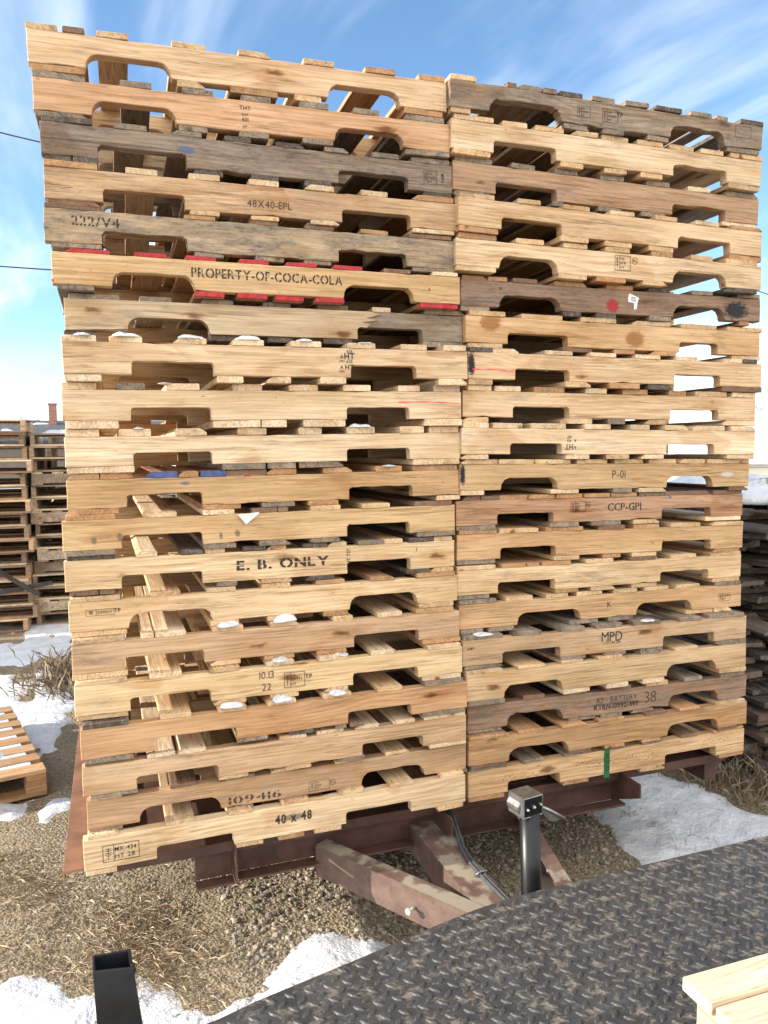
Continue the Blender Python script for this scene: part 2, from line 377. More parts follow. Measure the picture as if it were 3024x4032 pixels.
CAM=[3087.405092, 0.13041, -2.375786, 1.220293, 0.334316, -0.080318, -0.010117]
PAL=[('L1',-0.0407,0.0136,2.2692,-0.0178,0.0122,0.0879,'-3,77y 89,147b 176,261y 377,472y 564,660y 756,851y 948,1046o 1123,1213o','5,143o 388,465y 537,678o 727,811y 1073,1206o','146,371L 833,1060L'),
('L2',-0.0323,0.0141,2.1466,-0.0192,0.0096,0.0872,'0,134g 224,310g 393,482g 560,649g 734,824g 901,986g 1071,1202g','2,139g 380,462g 552,640g 741,836g 1069,1217g','149,374L 842,1064L'),
('L3',-0.0190,0.0046,2.0301,-0.0013,0.0051,0.0866,'5,136d 191,280g 345,432g 496,574d 647,736d 795,872g 948,1037g 1079,1209g','4,78d 80,146d 406,490d 571,654d 733,817d 1119,1218d','148,388S 840,1067S'),
('L4',-0.0130,-0.0036,1.9100,-0.0106,0.0034,0.0851,'0,138o 211,298p 383,472p 555,645p 723,814p 898,988p 1068,1209o','4,141b 384,469y 560,644y 739,828p 1067,1212p','150,372S 839,1062S'),
('L5',-0.0181,-0.0052,1.7951,-0.0035,-0.0002,0.0902,'2,149b 372,461o 557,646b 726,818b 902,994o 1062,1209b','15,147g 399,484g 575,663g 723,810g 1074,1218g','149,379S 832,1054S'),
('L6',-0.0020,-0.0161,1.6803,-0.0015,0.0035,0.0858,'37,151r 215,305r 356,444r 510,599r 650,744r 795,889r 958,1050b 1123,1211p','10,107g 379,465r 502,592r 536,591r 614,703r 738,829r 1079,1214r','155,380L 829,1059L'),
('L7',0.0252,0.0160,1.5608,0.0046,0.0062,0.0865,'10,146g 200,290g 376,468g 556,634g 570,643g 727,826b 904,967p 1082,1225g','-6,79d 391,483d 569,642d 576,649d 742,838d 1075,1225g','166,396L 855,1076S'),
('L8',0.0160,-0.0295,1.4358,-0.0061,0.0063,0.0882,'-2,89p 122,212p 296,390p 464,557p 636,732p 814,905p 988,1078p 1134,1211p','2,99p 417,494p 562,637p 725,808p 1116,1217p','180,409S 825,1041S'),
('L9',0.0077,-0.0014,1.3070,-0.0027,0.0082,0.0871,'1,93p 146,224g 282,378p 473,564p 645,736p 814,907p 998,1073p 1120,1215p','6,149p 414,555p 558,636p 687,822p 1087,1220p','183,410S 827,1036S'),
('L10',0.0102,0.0075,1.1774,0.0000,0.0078,0.0843,'2,93p 145,235p 302,394p 484,573p 672,747p 826,919p 1004,1089p 1107,1211p','2,185p 435,568g 573,663g 672,816g 1050,1216p','183,408S 827,1039S'),
('L11',0.0096,0.0168,1.0563,-0.0000,0.0070,0.0834,'4,89o 91,180o 216,308u 309,368o 373,450u 450,573b 572,666o 751,847o 923,1016o 1054,1211o','27,138o 377,492o 555,659g 700,800o 1137,1223p','162,378S 836,1051S'),
('L12',-0.0062,0.0121,0.9378,0.0037,0.0060,0.0864,'9,144o 221,317p 392,487p 538,619b 620,653b 723,823y 892,988y 1075,1209b','5,140g 390,489g 559,657g 721,817g 1083,1220g','159,390S 842,1056S'),
('L13',-0.0053,0.0207,0.8200,0.0030,0.0021,0.0890,'7,139d 195,257p 323,391d 394,455y 508,581d 583,645y 697,777d 778,841y 879,967g 968,1033y 1054,1144d 1145,1212y','10,89b 91,135b 428,490g 562,661y 705,800d 1045,1131d 1132,1217y','154,387S 843,1060S'),
('L14',0.0015,0.0147,0.7022,0.0018,0.0044,0.0866,'4,142y 225,313y 388,477y 556,647y 729,825o 910,995o 1071,1210o','3,157y 398,485y 572,660y 751,834o 1080,1205y','164,404L 841,1074L'),
('L15',0.0057,0.0033,0.5807,0.0037,0.0044,0.0881,'2,146y 189,228p 230,320p 397,492y 573,665y 776,844y 927,1012p 1060,1197o','-2,151y 389,481y 553,650o 721,820o 1083,1221o','143,372S 846,1071S'),
('L16',0.0083,-0.0069,0.4613,-0.0015,0.0032,0.0881,'1,145y 207,301p 382,473y 554,643p 721,818p 896,979p 1092,1214y','3,145y 392,491y 564,655y 739,817p 1073,1214p','152,385S 834,1058S'),
('L17',0.0206,-0.0326,0.3401,0.0111,0.0053,0.0892,'6,131d 220,311y 389,475y 539,631y 717,812y 900,986y 1065,1206g','8,144g 444,538g 495,538g 606,686d 756,794g 804,852b 1058,1212g','211,444S 799,1016S'),
('L18',0.0210,-0.0177,0.2261,0.0053,0.0036,0.0875,'7,145b 179,261p 269,352p 576,663p 696,787p 822,906p 954,1032p 1064,1215p','19,151g 387,477y 595,677y 766,857g 1082,1218p','149,388S 848,1061S'),
('L19',0.0285,0.0050,0.1141,0.0015,0.0066,0.0864,'8,99y 236,316b 403,494g 543,631y 752,844y 925,1012y 1119,1194g','4,98g 426,486g 568,661b 768,851y 1118,1222g','147,385L 843,1063L'),
('L20',0.0161,-0.0145,-0.0000,-0.0007,0.0129,0.0946,'12,100y 232,318y 420,492y 584,674y 774,857y 946,1030y 1128,1215y','3,89y 440,524y 571,655o 688,778y 1115,1211y','204,433S 794,1021S'),
('R1',1.1771,-0.0301,2.2953,-0.0259,-0.0113,0.0824,'2,91y 198,234b 235,324g 327,380g 389,478d 511,601g 639,731g 758,868d 903,995g 1015,1066g 1118,1221d','5,74y 409,501g 556,639g 733,822g 1067,1208g','140,396L 825,1055L'),
('R2',1.1858,-0.0230,2.1717,-0.0228,-0.0109,0.0884,'8,145y 178,268y 296,403y 432,531y 547,655y 687,793y 818,923y 949,1049y 1076,1222y','5,138y 391,480y 562,650y 706,798y 1075,1216y','148,375S 839,1067S'),
('R3',1.1990,-0.0052,2.0489,-0.0195,-0.0151,0.0901,'5,135g 205,296g 367,454g 545,637g 729,826g 906,999p 1071,1213g','5,130g 362,407g 538,632g 711,812g 1059,1212p','151,377S 842,1070S'),
('R4',1.2023,-0.0386,1.9300,-0.0059,-0.0154,0.0872,'5,127y 207,293y 380,484y 563,661y 745,839y 917,1021p 1077,1217o','1,144o 371,480y 545,656y 723,831y 1073,1225o','154,377S 847,1076S'),
('R5',1.1993,-0.0254,1.8069,-0.0208,-0.0135,0.0852,'7,144o 213,315y 388,481y 552,649y 739,828o 905,1000y 1059,1199y','1,141y 373,482y 520,637o 706,809y 1055,1202d','155,370L 832,1061L'),
('R6',1.2299,0.0033,1.6855,-0.0186,-0.0040,0.0837,'4,95o 96,165o 187,279b 187,276b 346,472o 551,658o 720,813d 907,1000g 1114,1211g','-2,104g 379,451d 511,593d 726,824g 1125,1171o','140,368L 832,1055L'),
('R7',1.2444,-0.0025,1.5671,-0.0032,-0.0094,0.0874,'11,142y 205,363y 434,578y 648,806y 854,1018y 1067,1225y','11,134y 365,486b 572,660o 725,835o 1094,1225y','155,385S 852,1023S'),
('R8',1.2476,-0.0136,1.4481,-0.0021,-0.0082,0.0869,'2,88d 91,185p 283,393p 463,569p 650,755p 823,924p 1039,1127p 1129,1194d','2,91y 366,469y 543,673o 709,815d 1038,1221b','174,383S 818,1026S'),
('R9',1.2349,0.0010,1.3236,-0.0039,-0.0089,0.0861,'15,104p 117,215p 266,385o 465,553p 621,725o 816,896o 940,1079y 1102,1215p','0,94y 369,498y 562,635g 723,815y 1066,1220p','186,405S 829,1046S'),
('R10',1.2284,-0.0046,1.1995,-0.0055,-0.0117,0.0873,'4,98p 112,226p 254,392p 466,574p 656,741p 805,911p 932,1075p 1106,1217p','1,98p 396,492p 560,655y 706,806p 1093,1219p','180,379S 815,1030S'),
('R11',1.2297,0.0112,1.0781,0.0031,-0.0124,0.0882,'0,138y 141,245y 150,280y 283,421y 448,575y 606,727y 755,874y 890,1009y 1021,1213y','0,89p 347,463p 604,683g 712,835p 1128,1217b','153,374L 837,1047L'),
('R12',1.2204,0.0233,0.9582,0.0072,-0.0078,0.0850,'24,90b 92,159b 162,270o 161,270o 273,380o 385,494o 498,607o 611,725o 733,846g 850,950b 951,1064b 1068,1210b','2,147g 362,478g 532,587g 589,660g 713,832y 1043,1214p','155,376S 840,1066S'),
('R13',1.2261,0.0295,0.8405,0.0028,-0.0143,0.0879,'4,148o 157,309y 343,491o 558,670b 710,828o 876,1012y 1063,1214y','-1,145g 374,481y 581,659o 705,819y 1074,1209o','164,384S 839,1066S'),
('R14',1.2234,0.0245,0.7203,0.0091,-0.0097,0.0857,'-1,145y 168,264o 267,317o 331,446o 508,629y 700,820b 882,999y 1071,1215y','5,123g 383,481o 534,640y 709,825y 1082,1214y','156,383S 837,1061S'),
('R15',1.2323,0.0282,0.6018,0.0093,-0.0092,0.0866,'-2,142g 178,286y 339,429y 464,578y 622,724y 756,872y 894,1017y 1085,1209g','4,92g 110,211g 437,560g 602,714g 956,1084y 1088,1175p','226,482L 727,979L'),
('R16',1.2314,-0.0005,0.4812,0.0072,-0.0099,0.0888,'4,151g 196,304g 384,482g 531,645g 695,811g 896,998g 1038,1203g','7,153g 382,488g 565,658g 723,827g 1073,1223g','152,382S 826,1064S'),
('R17',1.2404,-0.0164,0.3618,0.0252,-0.0047,0.0926,'0,139y 197,306y 371,464y 527,633y 716,800g 870,982y 1075,1216g','6,145g 382,497p 565,661p 725,824p 1087,1218y','144,378L 837,1070L'),
('R18',1.2595,0.0224,0.2457,0.0063,-0.0151,0.0860,'5,145b 214,304b 386,482g 558,671b 737,839y 916,1004g 1085,1213g','2,136g 408,522g 541,637g 678,781g 1100,1192g','155,380L 847,1079L'),
('R19',1.2552,0.0004,0.1281,0.0143,-0.0059,0.0894,'2,152o 191,294o 366,474o 523,635o 731,828b 886,984o 1064,1210y','9,152b 398,499b 553,639o 718,803o 1075,1176b','156,398L 837,1075L'),
('R20',1.2591,0.0152,0.0090,0.0140,-0.0041,0.0928,'5,150g 213,304g 386,501g 560,648b 722,816g 906,986b 1060,1216o','2,140o 384,493o 720,833y 1097,1220o','156,369S 834,1079S')]
MARKS=[('L2','T',0.5716,0.0663,0.0122,'THT',0.0000),
('L2','T',0.5712,0.0469,0.0072,'SUIT',0.0000),
('L2','T',0.5709,0.0340,0.0115,'401',0.0000),
('L2','T',0.5703,0.0124,0.0086,'IIT',0.0000),
('L3','S',1.1429,0.0431,0.0408,'US-/070098/HT',0.0437),
('L3','V',1.1851,0.0439,0.0095,'MFPA',0.0000),
('L4','T',0.6164,0.0330,0.0212,'48X40-EPL',0.0000),
('L5','D',0.1330,0.0615,0.0247,'222/V4',0.0000),
('L6','D',0.5979,0.0522,0.0266,'PROPERTY-OF-COCA-COLA',0.0000),
('L6','V',1.1117,0.0411,0.0079,'10',0.0000),
('L8','T',0.8203,0.0650,0.0185,'HT',0.0000),
('L8','T',0.8201,0.0488,0.0093,'625',0.0000),
('L8','T',0.8198,0.0310,0.0155,'HT',0.0000),
('L8','T',0.7960,0.0630,0.0108,'A',0.0000),
('L8','T',0.7958,0.0499,0.0062,'CIFO',0.0000),
('L8','T',0.7955,0.0306,0.0108,'A',0.0000),
('L8','T',0.7953,0.0183,0.0062,'CIFO',0.0000),
('L8','T',0.8205,0.0789,0.0092,'625',0.0000),
('L13','D',0.6353,0.0473,0.0280,'E. B. ONLY',0.0000),
('L13','V',0.8466,0.0561,0.0115,'HT 727',0.0000),
('L13','T',1.0819,0.0655,0.0119,'1',0.0000),
('L14','S',0.0846,0.0536,0.0179,'US-169942-HT',0.0763),
('L14','T',0.1321,0.0564,0.0120,'TP',0.0000),
('L16','T',0.5548,0.0640,0.0225,'10.13',0.0000),
('L16','T',0.5540,0.0255,0.0225,'22',0.0000),
('L16','S',0.6424,0.0399,0.0463,'US-/167273/HT',0.0649),
('L16','T',0.6874,0.0455,0.0147,'TP',0.0000),
('L19','S',0.6991,0.0259,0.0337,'US-/11908/HT',0.0675),
('L19','C',0.7449,0.0287,0.0187,'PRL',0.0000),
('L19','D',0.4924,0.0199,0.0222,'109416',0.0000),
('L20','D',0.6219,0.0545,0.0283,'40 x 48',0.0000),
('L20','S',0.1033,0.0430,0.0498,'MX-434/HT 28',0.1012),
('R1','S',0.4809,0.0412,0.0342,'US-/091710/HT',0.0483),
('R1','S',0.5824,0.0401,0.0428,'US-/163085/HT',0.0593),
('R1','T',0.6199,0.0490,0.0149,'TP',0.0000),
('R1','B',1.1323,0.0541,0.0386,'',0.0670),
('R5','S',0.6227,0.0519,0.0497,'US-/11791/HT',0.0614),
('R5','C',0.6718,0.0625,0.0224,'PRL',0.0000),
('R6','P',0.5761,0.0281,0.0479,'red',0.0516),
('R6','P',1.1060,0.0371,0.0628,'black',0.1067),
('R6','W',0.6622,0.0438,0.0527,'',0.0484),
('R6','T',0.1425,0.0626,0.0099,'H',0.0000),
('R8','L',0.0943,0.0299,0.0042,'pink',0.1575),
('L9','L',1.1072,0.0534,0.0041,'pink',0.2155),
('R10','X',0.4069,0.0257,0.0193,'HT',0.0000),
('R10','X',0.4067,0.0467,0.0088,'625',0.0000),
('R10','X',0.4314,0.0240,0.0106,'A',0.0000),
('R10','X',0.4311,0.0477,0.0106,'A',0.0000),
('R10','X',0.4066,0.0608,0.0105,'HT',0.0000),
('R11','T',0.6259,0.0508,0.0283,'P-01',0.0000),
('R12','S',0.4759,0.0547,0.0381,'US-/11324/HT',0.0611),
('R12','C',0.5171,0.0600,0.0182,'PRL',0.0000),
('R12','D',0.6731,0.0495,0.0278,'CCP-GPI',0.0000),
('R15','T',0.6043,0.0485,0.0217,'K',0.0000),
('R15','S',1.1358,0.0415,0.0300,'CA-0002/HT',0.0548),
('R16','T',0.5977,0.0577,0.0357,'MPD',0.0000),
('R16','T',0.5980,0.0351,0.0094,'1-715-258-2101',0.0000),
('R16','T',0.0294,0.0607,0.0088,'AMPI',0.0000),
('R18','T',0.6091,0.0538,0.0202,'JCI - BATTERY',0.0000),
('R18','T',0.6096,0.0277,0.0193,'RTRN-13992-WF',0.0000),
('R18','N',0.7603,0.0460,0.0440,'38',0.0000),
('R20','P',0.5690,0.0474,0.1086,'green',0.0257),
('L6','P',0.0008,0.0078,0.0095,'red',0.0077),
('R8','P',0.0109,0.0479,0.0823,'black',0.0275),
('R11','P',0.0076,0.0548,0.0762,'black',0.0205),
('L11','P',0.3285,0.0658,0.0121,'blue',0.0294),
('L3','P',0.3879,0.0491,0.0240,'blue',0.0569),
('R7','P',0.0889,0.0672,0.0579,'orange',0.0840),
('R7','P',0.6586,0.0389,0.0622,'orange',0.0858),
('R11','P',1.1135,0.0461,0.0212,'white',0.0727),
('L11','P',0.5135,0.0833,0.0046,'red',0.0232),
('R12','P',0.8733,0.0784,0.0114,'blue',0.0185),
('L12','P',0.0836,0.0269,0.0220,'grey',0.0178),
('L12','P',0.1544,0.0341,0.0267,'grey',0.0182),
('L12','P',0.4439,0.0227,0.0232,'grey',0.0122),
('L12','P',0.4937,0.0278,0.0233,'grey',0.0185),
('L20','P',0.6219,0.0545,0.0250,'grey',0.0820),('R20','P',.72,.045,.055,'specks',.26),('R20','P',.20,.045,.055,'specks',.22),('R20','P',.50,.05,.05,'specks',.18),('R20','P',1.08,.06,.045,'specks',.16)]
# ---------------------------------------------------------------- lettering and stamps
FONTMESH={}
def text_mesh(txt,stencil,heavy=0.0,narrow=1.0):
    key=(txt,stencil,heavy,narrow)
    if key in FONTMESH: return FONTMESH[key]
    V=[];F=[];x=0.0
    for ch in txt:
        if ch==' ': x+=.38; continue
        cu=bpy.data.curves.new('glyph','FONT'); cu.body=ch; cu.size=1.0; cu.offset=heavy; cu.resolution_u=3; cu.fill_mode='BOTH'
        o=bpy.data.objects.new('glyph',cu)
        me=bpy.data.meshes.new_from_object(o)
        bm=bmesh.new(); bm.from_mesh(me)
        if not bm.verts: bm.free(); continue
        xs=[v.co.x for v in bm.verts]; a,b=min(xs),max(xs)
        if stencil and ch in 'OPRCADBG0682494&' :
            m=(a+b)/2; g=.045
            for px in (m-g,m+g):
                bmesh.ops.bisect_plane(bm,geom=bm.verts[:]+bm.edges[:]+bm.faces[:],plane_co=(px,0,0),plane_no=(1,0,0))
            bmesh.ops.delete(bm,geom=[f for f in bm.faces if abs(f.calc_center_median().x-m)<g],context='FACES')
        elif stencil and ch in 'TFELYNV/1KX-':
            zc=.36 if ch!='-' else 9
            for pz in (zc-.035,zc+.035):
                bmesh.ops.bisect_plane(bm,geom=bm.verts[:]+bm.edges[:]+bm.faces[:],plane_co=(0,pz,0),plane_no=(0,1,0))
            bmesh.ops.delete(bm,geom=[f for f in bm.faces if abs(f.calc_center_median().y-zc)<.035],context='FACES')
        base=len(V); bm.verts.index_update()
        for v in bm.verts: V.append(((v.co.x-a+x)*narrow,v.co.y))
        for f in bm.faces: F.append(tuple(base+v.index for v in f.verts))
        x+=(b-a)+.10
        bm.free(); bpy.data.meshes.remove(me); bpy.data.objects.remove(o); bpy.data.curves.remove(cu)
    FONTMESH[key]=(V,F,(x-.10)*narrow)
    return FONTMESH[key]
YP=-.0011
def lettering(parent,s,z,h,txt,mat,stencil=False,rot=0,heavy=0.0,narrow=1.0,width=None,name='lettering'):
    V,F,w=text_mesh(txt,stencil,heavy,narrow)
    if not V: return
    k=h/.70; kx=k
    if width: kx=width/w
    ca,sa=math.cos(rot),math.sin(rot)
    P=[]
    for x,y in V:
        X=(x-w/2)*kx; Z=(y-.35)*k
        P.append((X*ca-Z*sa,YP,X*sa+Z*ca))
    o=mesh(name,P,[f[::-1] for f in F],mat,parent); o.location=(s,0,z); return o
def line_quads(pts,w):
    V=[];F=[]
    for (a,b) in pts:
        d=Vector((b[0]-a[0],b[1]-a[1])); n=Vector((-d.y,d.x)).normalized()*w/2; d=d.normalized()*w/2
        i=len(V)
        for q in (Vector(a)-d-n,Vector(b)+d-n,Vector(b)+d+n,Vector(a)-d+n): V.append((q.x,YP,q.y))
        F.append((i,i+1,i+2,i+3))
    return V,F
def stamp(parent,s,z,h,txt,w,mat):
    V=[];F=[]
    lw=max(.0012,h*.035)
    segs=[((-w/2,-h/2),(w/2,-h/2)),((w/2,-h/2),(w/2,h/2)),((w/2,h/2),(-w/2,h/2)),((-w/2,h/2),(-w/2,-h/2))]
    d=-w/2+w*(.30 if txt.count('/') else .36)
    if txt:
        segs.append(((d,-h/2),(d,h/2)))
        cx=(-w/2+d)/2
        segs.append(((cx,-h*.38),(cx,h*.36)))
        for k in range(4):
            zz=-h*.16+k*h*.14
            segs.append(((cx,zz),(cx-w*.075,zz+h*.07))); segs.append(((cx,zz),(cx+w*.075,zz+h*.07)))
    V,F=line_quads(segs,lw)
    if txt:
        rows=txt.split('/'); n=len(rows); rh=h*.86/n; aw=w/2-d-lw*2
        for i,row in enumerate(rows):
            v,f,tw=text_mesh(row,False,.012,1.0)
            th=rh*.62; k=th/.70; kx=min(k*1.05,aw*.9/tw)
            zc=h*.43-rh*(i+.5); x0=d+lw*1.5
            b=len(V)
            for x,y in v: V.append((x0+x*kx,YP,zc+(y-.35)*k))
            F+= [tuple(b+q for q in ff[::-1]) for ff in f]
    o=mesh('treatment_stamp',V,F,mat,parent); o.location=(s,0,z); return o
def circle_stamp(parent,s,z,h,txt,mat):
    segs=[]; n=22
    for i in range(n):
        a=2*math.pi*i/n;b=2*math.pi*(i+1)/n
        segs.append(((h/2*math.cos(a),h/2*math.sin(a)),(h/2*math.cos(b),h/2*math.sin(b))))
    V,F=line_quads(segs,.0013)
    v,f,tw=text_mesh(txt,False,.012,1.0); kx=h*.74/tw; k=h*.42/.7; b=len(V)
    for x,y in v: V.append(((x-tw/2)*kx,YP,(y-.35)*k))
    F+=[tuple(b+q for q in ff[::-1]) for ff in f]
    o=mesh('round_stamp',V,F,mat,parent); o.location=(s,0,z)
def smear(parent,s,z,w,h,col,yy=None,name='paint_mark'):
    yy=-.0007 if yy is None else yy
    me=bpy.data.meshes.new(name); me.from_pydata([(-w/2*1.25,yy,-h/2*1.25),(w/2*1.25,yy,-h/2*1.25),(w/2*1.25,yy,h/2*1.25),(-w/2*1.25,yy,h/2*1.25)],[],[(0,1,2,3)])
    uv=me.uv_layers.new(); 
    for i,c in enumerate(((0,0),(1,0),(1,1),(0,1))): uv.data[i].uv=c
    me.materials.append(SM[col]); o=bpy.data.objects.new(name,me); C.objects.link(o); o.parent=parent; o.location=(s,0,z); return o
# ---------------------------------------------------------------- pallets
FRONT={}
STR={ # runner colour and weathering
'L1':((226,184,140),.02),'L2':((216,168,124),.03),'L3':((160,146,134),.62),'L4':((212,174,130),.30),'L5':((196,176,146),.80),'L6':((218,178,116),.16),'L7':((214,196,166),.10),'L8':((222,190,148),.03),'L9':((226,198,158),.03),'L10':((230,204,164),.02),
'L11':((212,174,120),.12),'L12':((216,178,118),.10),'L13':((226,192,138),.04),'L14':((224,184,126),.03),'L15':((212,176,138),.10),'L16':((226,192,128),.02),'L17':((210,164,114),.08),'L18':((214,178,136),.10),'L19':((200,164,122),.22),'L20':((228,200,150),.01),
'R1':((172,156,140),.62),'R2':((222,196,158),.03),'R3':((194,160,128),.18),'R4':((218,184,140),.03),'R5':((226,196,154),.02),'R6':((164,136,116),.45),'R7':((218,174,116),.10),'R8':((222,188,142),.06),'R9':((222,188,144),.05),'R10':((232,204,164),.01),
'R11':((214,180,128),.12),'R12':((204,162,128),.14),'R13':((212,172,118),.08),'R14':((224,188,134),.06),'R15':((212,170,118),.14),'R16':((210,178,138),.16),'R17':((212,180,132),.10),'R18':((170,138,114),.48),'R19':((202,160,108),.18),'R20':((218,176,120),.08)}
LAB={'L1':'topmost pallet of the left stack, smooth orange tan runner with long arched notches',
'L2':'second pallet from the top left, brown, with a column of small HT print',
'L3':'grey weathered pallet near the top left with a boxed 070098 stamp',
'L4':'tan pallet with thin 48X40-EPL lettering below the grey stamped one',
'L5':'blackened mouldy pallet with 222/V4 stencilled at its left end',
'L6':'yellow pallet with red painted board ends and long black stencilled property wording',
'L7':'cream pallet whose runner breaks off jaggedly into a grey piece at the right',
'L8':'pale pallet printed HT 625 twice, with snow lumps on its top board ends',
'L9':'pale pallet in the left stack with a thin pink crayon line at the right',
'L10':'whitish knotty pallet resting on a pallet with blue painted board ends',
'L11':'split yellowish pallet with blue painted ends on two top boards',
'L12':'tan pallet with grey scuffs and a white paper scrap on its upper edge',
'L13':'pale pallet stencilled E. B. ONLY in black serif letters',
'L14':'smooth yellow pallet with a narrow US-169942-HT stamp at its left end',
'L15':'plain greyish tan pallet with two snow lumps, directly above the 10.13 22 one',
'L16':'yellow pallet branded 10.13 22 beside a boxed wheat stamp',
'L17':'orange brown pallet with snow on its boards, directly below the 10.13 22 one',
'L18':'pinkish tan blank pallet, third up from the bottom of the left stack',
'L19':'brown streaked pallet with faint 109416 digits, second up from the bottom left',
'L20':'bottom pallet of the left stack, cream runner printed 40 x 48',
'R1':'silver grey battered pallet on top of the right stack with two boxed stamps',
'R2':'cream pallet second from the top of the right stack',
'R3':'brownish blank pallet third from the top of the right stack',
'R4':'pale pallet with swirling knots above the one branded 11791',
'R5':'cream pallet with a dark branded US-11791 HT box and PRL ring',
'R6':'grey brown pallet with red and black paint blots and a torn white sticker',
'R7':'yellow pallet with orange stains and a broken right end',
'R8':'pale pallet in the right stack with a pink crayon line near its left end',
'R9':'blank pale pallet just above the one with upside down HT print',
'R10':'whitish pallet with upside down HT 625 print, middle of the right stack',
'R11':'yellowish pallet lettered P-01 with a blackened left end',
'R12':'reddish brown pallet stencilled CCP-GPI beside a US-11324 box stamp',
'R13':'plain ochre pallet directly below the CCP-GPI one',
'R14':'blank cream pallet with streaky grain just above the one marked K',
'R15':'tan pallet marked with a single K and a small brand at its right end',
'R16':'greyish tan pallet lettered MPD above a phone number',
'R17':'plain pale pallet between the MPD one and the JCI - BATTERY one',
'R18':'rough grey brown pallet stencilled JCI - BATTERY with a handwritten 38',
'R19':'split ochre blank pallet resting on the green striped one',
'R20':'bottom pallet of the right stack with a green paint stripe and rust brown specks'}
PD={k[0]:k for k in PAL}
def parse(s):
    out=[]
    for t in s.split():
        a,b=t[:-1].split(','); out.append((int(a)/1000,int(b)/1000,t[-1]))
    return out
def midz(k): # bottom and top of the runner at mid-length
    return k[3]+.5*LEN*k[5], k[3]+k[6]+.5*LEN*k[5]
for i,k in enumerate(PAL):
    key,px,py,pz,rot,tilt,h,ts,bs,ns=k
    side=key[0]; num=int(key[1:])
    up=PD.get(side+str(num-1)); dn=PD.get(side+str(num+1))
    zb,zt=midz(k)
    t_top=min(.024,max(.012,((midz(up)[0]-zt)/2 if up else .017)-.0006))
    t_bot=min(.024,max(.012,((zb-midz(dn)[1])/2 if dn else .016)-.0006))
    root=empty('wooden_pallet',(px,py,pz+GZ),rot,LAB[key],'pallet','pallets in the '+('left' if side=='L' else 'right')+' stack',ry=-tilt)
    notches=parse(ns); sc,wea=STR[key]; rough={'R1':.0030,'L3':.0016,'L5':.0018,'R18':.0020,'R6':.0016,'L11':.0016,'R19':.0014}.get(key,.0007)
    for j,yy in enumerate((0.0,(DEP-TH)/2,DEP-TH)):
        nn=notches if j==0 else [(.150,.385,notches[0][2]),(.835,1.066,notches[1][2])]
        V,F=prism(notch_outline(h,nn,rough,R),TH,.0016)
        o=fixn(mesh('stringer',V,F,WOOD,root)); o.location=(0,yy,0)
        if j==0:
            paint(o,rgb(*sc),wea); FRONT[key]=o
            if key=='L7': paint(o,rgb(164,152,136),.55)
        else: paint(o,jit(COL[R.choice('ppyyg' if wea<.5 else 'ggbo')],.12),wea*.6)
    for a,b,c in parse(ts):
        board('top_board',root,a,b,h+.0003,t_top*R.uniform(.95,1.0),c,R.uniform(-.004,.0025))
    for a,b,c in parse(bs):
        board('bottom_board',root,a,b,-t_bot-.0003,t_bot,c,R.uniform(-.003,.004))
# the cream face board of the broken pallet, torn off towards the right
k=PD['L7']; V=[]
nt=parse(k[9]); o1=notch_outline(k[6],nt,.0005,R)
cut=[(x,z) for x,z in o1 if x<.90]
tear=[(.865+.02,.036),(.90,.047),(.872,.052),(.925,.060),(.885,.066),(.905,.071),(.932,.079),(.9,k[6])]
low=[p for p in o1 if p[0]<.885 and p[1]<k[6]*.8]; low.sort(key=lambda p:0)
poly=[(0,.0)]
for a,b,kk in nt[:1]:
    for i in range(9):
        t=math.radians(180-90*i/8); poly.append((a+.034+.034*math.cos(t),.007+.034*math.sin(t)))
    for i in range(9):
        t=math.radians(90-90*i/8); poly.append((b-.034+.034*math.cos(t),.007+.034*math.sin(t)))
a=nt[1][0]; poly+=[(b+.004,0),(a,0)]
for i in range(9):
    t=math.radians(180-90*i/8); poly.append((a+.012+.012*math.cos(t),.025+.012*math.sin(t)))
poly+=tear+[(.45,k[6]+.001),(0,k[6]+.001)]
V,F=prism(poly,.0045,.0008); o=fixn(mesh('broken_face_board',V,F,WOOD,FRONT['L7'])); o.location=(-.001,-.0047,0)
paint(o,rgb(*STR['L7'][0]),.12); o['label']='cream face piece torn off at its right end'
# markings
for key,kd,s,z,h,txt,w in MARKS:
    p=FRONT[key]
    mat=INK
    if key in('L16','R5','R15','L4'): mat=BRAND
    if key in('L2','L19','R11','R16','L6') or kd=='N': mat=FAINT
    if key=='L6' and kd=='D' or key=='R16' and h>.015: mat=INK
    if kd=='T': lettering(p,s,z,h,txt,mat,heavy=.02 if h<.02 else 0.0,narrow=.92)
    elif kd=='N': lettering(p,s,z,h,txt,mat,heavy=-.012)
    elif kd=='X': lettering(p,s,z,h,txt,mat,rot=math.pi,heavy=.02,narrow=.85)
    elif kd=='V': lettering(p,s,z,h,txt,mat,rot=math.pi/2*(-1 if key=='L3' else 1),heavy=.02,narrow=.85)
    elif kd=='D':
        W={'L6':.452,'L13':.293,'R12':.145,'L5':.125,'L19':.165,'L20':.118}[key]
        lettering(p,s,z,h,txt,mat,stencil=key!='L20',heavy=.035 if key in('L13','L20') else .016,width=W)
    elif kd in 'SB': stamp(p,s,z,h,txt,w,mat)
    elif kd=='C': circle_stamp(p,s,z,h,txt,mat)
    elif kd=='P': smear(p,s,z,w,h,txt)
    elif kd=='L':
        n=12; V=[];F=[]
        for i in range(n+1):
            x=-w/2+w*i/n; zz=.006*(1-(x/w*2)**2)*.5-.004*(i/n); th=h/2*(1 if i<n else .3)*(.75+.3*math.sin(i*1.7))
            V+=[(x,YP,zz-th),(x,YP,zz+th)]
        for i in range(n): F.append((2*i,2*i+2,2*i+3,2*i+1))
        o=mesh('crayon_line',V,F,ink_mat('pink crayon line',(.85,.10,.14),.30,.42,.95,300),p); o.location=(s,0,z)
